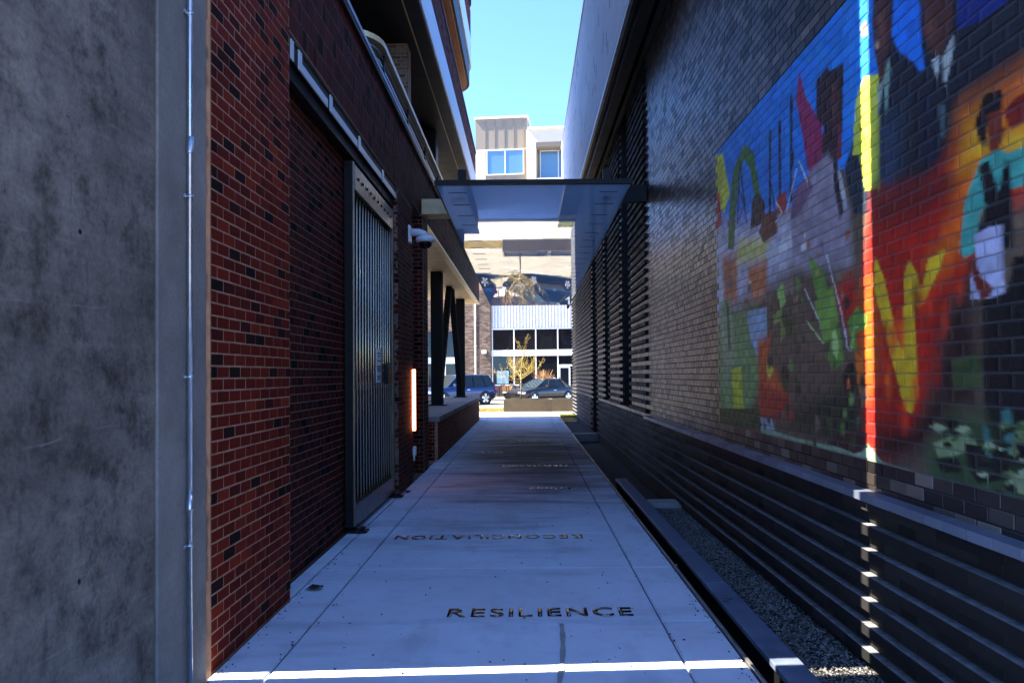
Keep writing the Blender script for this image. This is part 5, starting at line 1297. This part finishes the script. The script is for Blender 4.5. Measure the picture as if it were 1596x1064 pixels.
dr = box('door', (mulls[3] + .06, mulls[3] + .86, FY + .04, FY + .075, -.05, 2.05), M['frame'], sf)
box('door_glass', (mulls[3] + .17, mulls[3] + .75, FY + .03, FY + .038, .25, 1.92), M['glass'], dr)
box('door_handle', (mulls[3] + .10, mulls[3] + .13, FY - .02, FY + .03, .85, 1.25), M['black'], dr)
box('pane', (mulls[3] + .92, mulls[4] - .04, FY + .05, FY + .06, -.02, 2.05), M['glass'], sf); box('pane', (mulls[3] + .05, mulls[4] - .04, FY + .05, FY + .06, 2.17, 2.785), M['glass'], sf)
box('door_head', (mulls[3] + .04, mulls[4] - .04, FY + .02, FY + .09, 2.055, 2.165), M['frame'], sf)

tb = empty('tan_brick_building', (.3, 52, 0), 'tan brick building left of the white storefront across the street', 'building')
TY = 51.98
tcore = Boxes()
for b in [(-30, -7.2, TY + .01, 60, -.07, 11), (-7.2, -4.6, TY + .01, 60, 4.6, 11), (-7.2, -4.6, TY + .01, 60, -.07, .3), (-4.6, FX0 - .02, TY + .01, 60, -.07, 11), (-7.2, -4.6, 53.5, 60, .3, 4.6)]: tcore.add(*b)
tcore.build('wall_core', M['mortar'], tb, 0)
tbk = Boxes()
for x0, x1, z0, z1 in [(-16, -7.2, 0, 7.5), (-4.6, FX0 - .02, 0, 7.5), (-7.2, -4.6, 4.6, 7.5)]:
    for a, b, p, q, r in courses(x0, x1, z0, z1, .30, .11, .014): tbk.add(a, b, TY - .015 + random.uniform(-.004, .004), TY + .03, p, q)
for a, b, p, q, r in courses(-3.3, FX0 - .02, 0, 7.5, .30, .11, .014): tbk.add(a, b, TY - .16, TY - .02, p, q)
oo = tbk.build('brick_field', M['tan'], tb); oo['kind'] = 'stuff'
wn = box('window', (-7.15, -4.65, TY + .12, TY + .14, .35, 4.55), M['glass'], tb)
for x in (-7.2, -5.9, -4.66): box('window_frame', (x, x + .07, TY + .06, TY + .115, .3, 4.6), M['frame'], tb)
box('window_transom', (-7.12, -4.67, TY + .055, TY + .117, 2.3, 2.75), M['frame'], tb)
dp = empty('downspout', (-3.62, TY - .1, 0), 'white downspout running down the tan brick wall', 'downspout')
tube('pipe', [(-3.62, TY - .09, -.05), (-3.62, TY - .09, 7.0)], .06, M['frame'], dp)
for z in (1.5, 3.5, 5.5): box('pipe_strap', (-3.72, -3.52, TY - .10, TY - .02, z, z + .06), M['frame'], dp)
ll = empty('wall_lamp', (-2.95, TY - .2, 3.0), 'white box lamp on the tan brick pilaster', 'lamp')
box('lamp_body', (-3.12, -2.78, TY - .42, TY - .162, 3.0, 3.2), M['frame'], ll, .02); box('lamp_lens', (-3.08, -2.82, TY - .40, TY - .20, 2.96, 2.998), M['lampw'], ll)
nb = empty('bike_rack', (-1.05, 47.8, -.07), 'thin black steel stands by the kerb between the parked cars', 'bike rack')
for x in (-1.75, -1.15): tube('hoop', [(x, 47.9, -.07), (x, 47.9, .70), (x + .1, 47.9, .80), (x + .35, 47.9, .80), (x + .45, 47.9, .70), (x + .45, 47.9, -.07)], .025, M['black'], nb, 8)

# ---------------------------------------------------------------- tall apartment block
ab = empty('apartment_building', (0, 60.4, 0), 'tall taupe and cream apartment block rising behind the canopy', 'building')
AY = 60.4
acore = Boxes(); acore.add(-4.07, .22, AY, 75, -.07, 22.6); acore.build('taupe_wall', M['beige'], ab, 0)
box('lower_band', (-4.075, -3.25, AY - .03, AY - .001, -.05, 20.0), M['stucco'], ab)
for x in (-3.25, -2.46, -1.66, -.87, -.07): box('panel_batten', (x - .025, x + .025, AY - .04, AY - .001, 20.08, 22.5), M['beige'], ab)
for x in (-2.46, -1.66, -.87): box('panel_batten', (x - .025, x + .025, AY - .04, AY - .001, 8, 17.78), M['beige'], ab)
box('roof_cap', (-4.17, .32, AY - .12, 75, 22.601, 22.78), M['frame'], ab)
box('floor_trim', (-4.07, .22, AY - .035, AY - .0005, 20.0, 20.06), M['frame'], ab)
def awin(x0, x1, z0, z1, y, split, parent):
    wn = box('window', (x0, x1, y - .05, y - .02, z0, z1), M['glass_b'], parent)
    for b in [(x0 - .08, x1 + .08, y - .10, y - .015, z1, z1 + .09), (x0 - .08, x1 + .08, y - .10, y - .015, z0 - .09, z0), (x0 - .08, x0, y - .10, y - .015, z0, z1), (x1, x1 + .08, y - .10, y - .015, z0, z1)] + [(s - .04, s + .04, y - .09, y - .052, z0, z1) for s in split]:
        box('frame', b, M['frame'], wn)
awin(-3.08, -.12, 18.0, 19.93, AY, [-1.6], ab)
for z in (14.6, 11.2): awin(-3.08, -.12, z, z + 1.93, AY, [-1.6], ab)
for b in [(.222, 1.0, AY - .6, 75, -.07, 21.4), (1.0, 9, AY - .6, 75, 20.35, 21.4), (3.15, 9, AY - .6, 75, -.07, 20.35)]: box('stucco_wall', b, M['stucco'], ab)
box('recess_wall', (1.0, 3.15, AY + .6, 75, -.07, 20.35), M['beige'], ab)
box('recess_head', (1.002, 3.148, AY - .55, AY + .59, 20.0, 20.348), M['beige'], ab)
for z in (17.7, 14.4): awin(1.3, 3.05, z, z + 2.2, AY + .6, [2.75], ab); 
for z in (17.5, 14.2): box('balcony_slab', (1.0, 3.15, AY - .58, AY + .59, z - .25, z - .08), M['stucco'], ab)
box('roof_cap', (.33, 9.1, AY - .75, 75, 21.401, 21.56), M['frame'], ab)
wb = empty('white_building', (-6, 80, 0), 'pale distant building glimpsed left of the taupe block', 'building')
box('wall', (-9, -5.9, 78, 90, -.07, 26.0), M['stucco'], wb); box('roof_cap', (-9.1, -5.8, 77.9, 90, 26.0, 26.3), M['frame'], wb)
for z in (24.0, 21.0, 18.0): box('window', (-7.2, -6.2, 77.95, 77.99, z, z + 1.6), M['glass_b'], wb)

# far facades turned slightly so the sun grazes and brightens them
for o, a in ((sf, -8), (tb, -8), (ab, -6)): o.rotation_euler.z = R(a)
for o in (dp, ll):
    v = Matrix.Rotation(R(-8), 4, 'Z') @ (Vector(o.location) - Vector((.3, 52, 0))) + Vector((.3, 52, 0)); o.location = v; o.rotation_euler.z = R(-8)
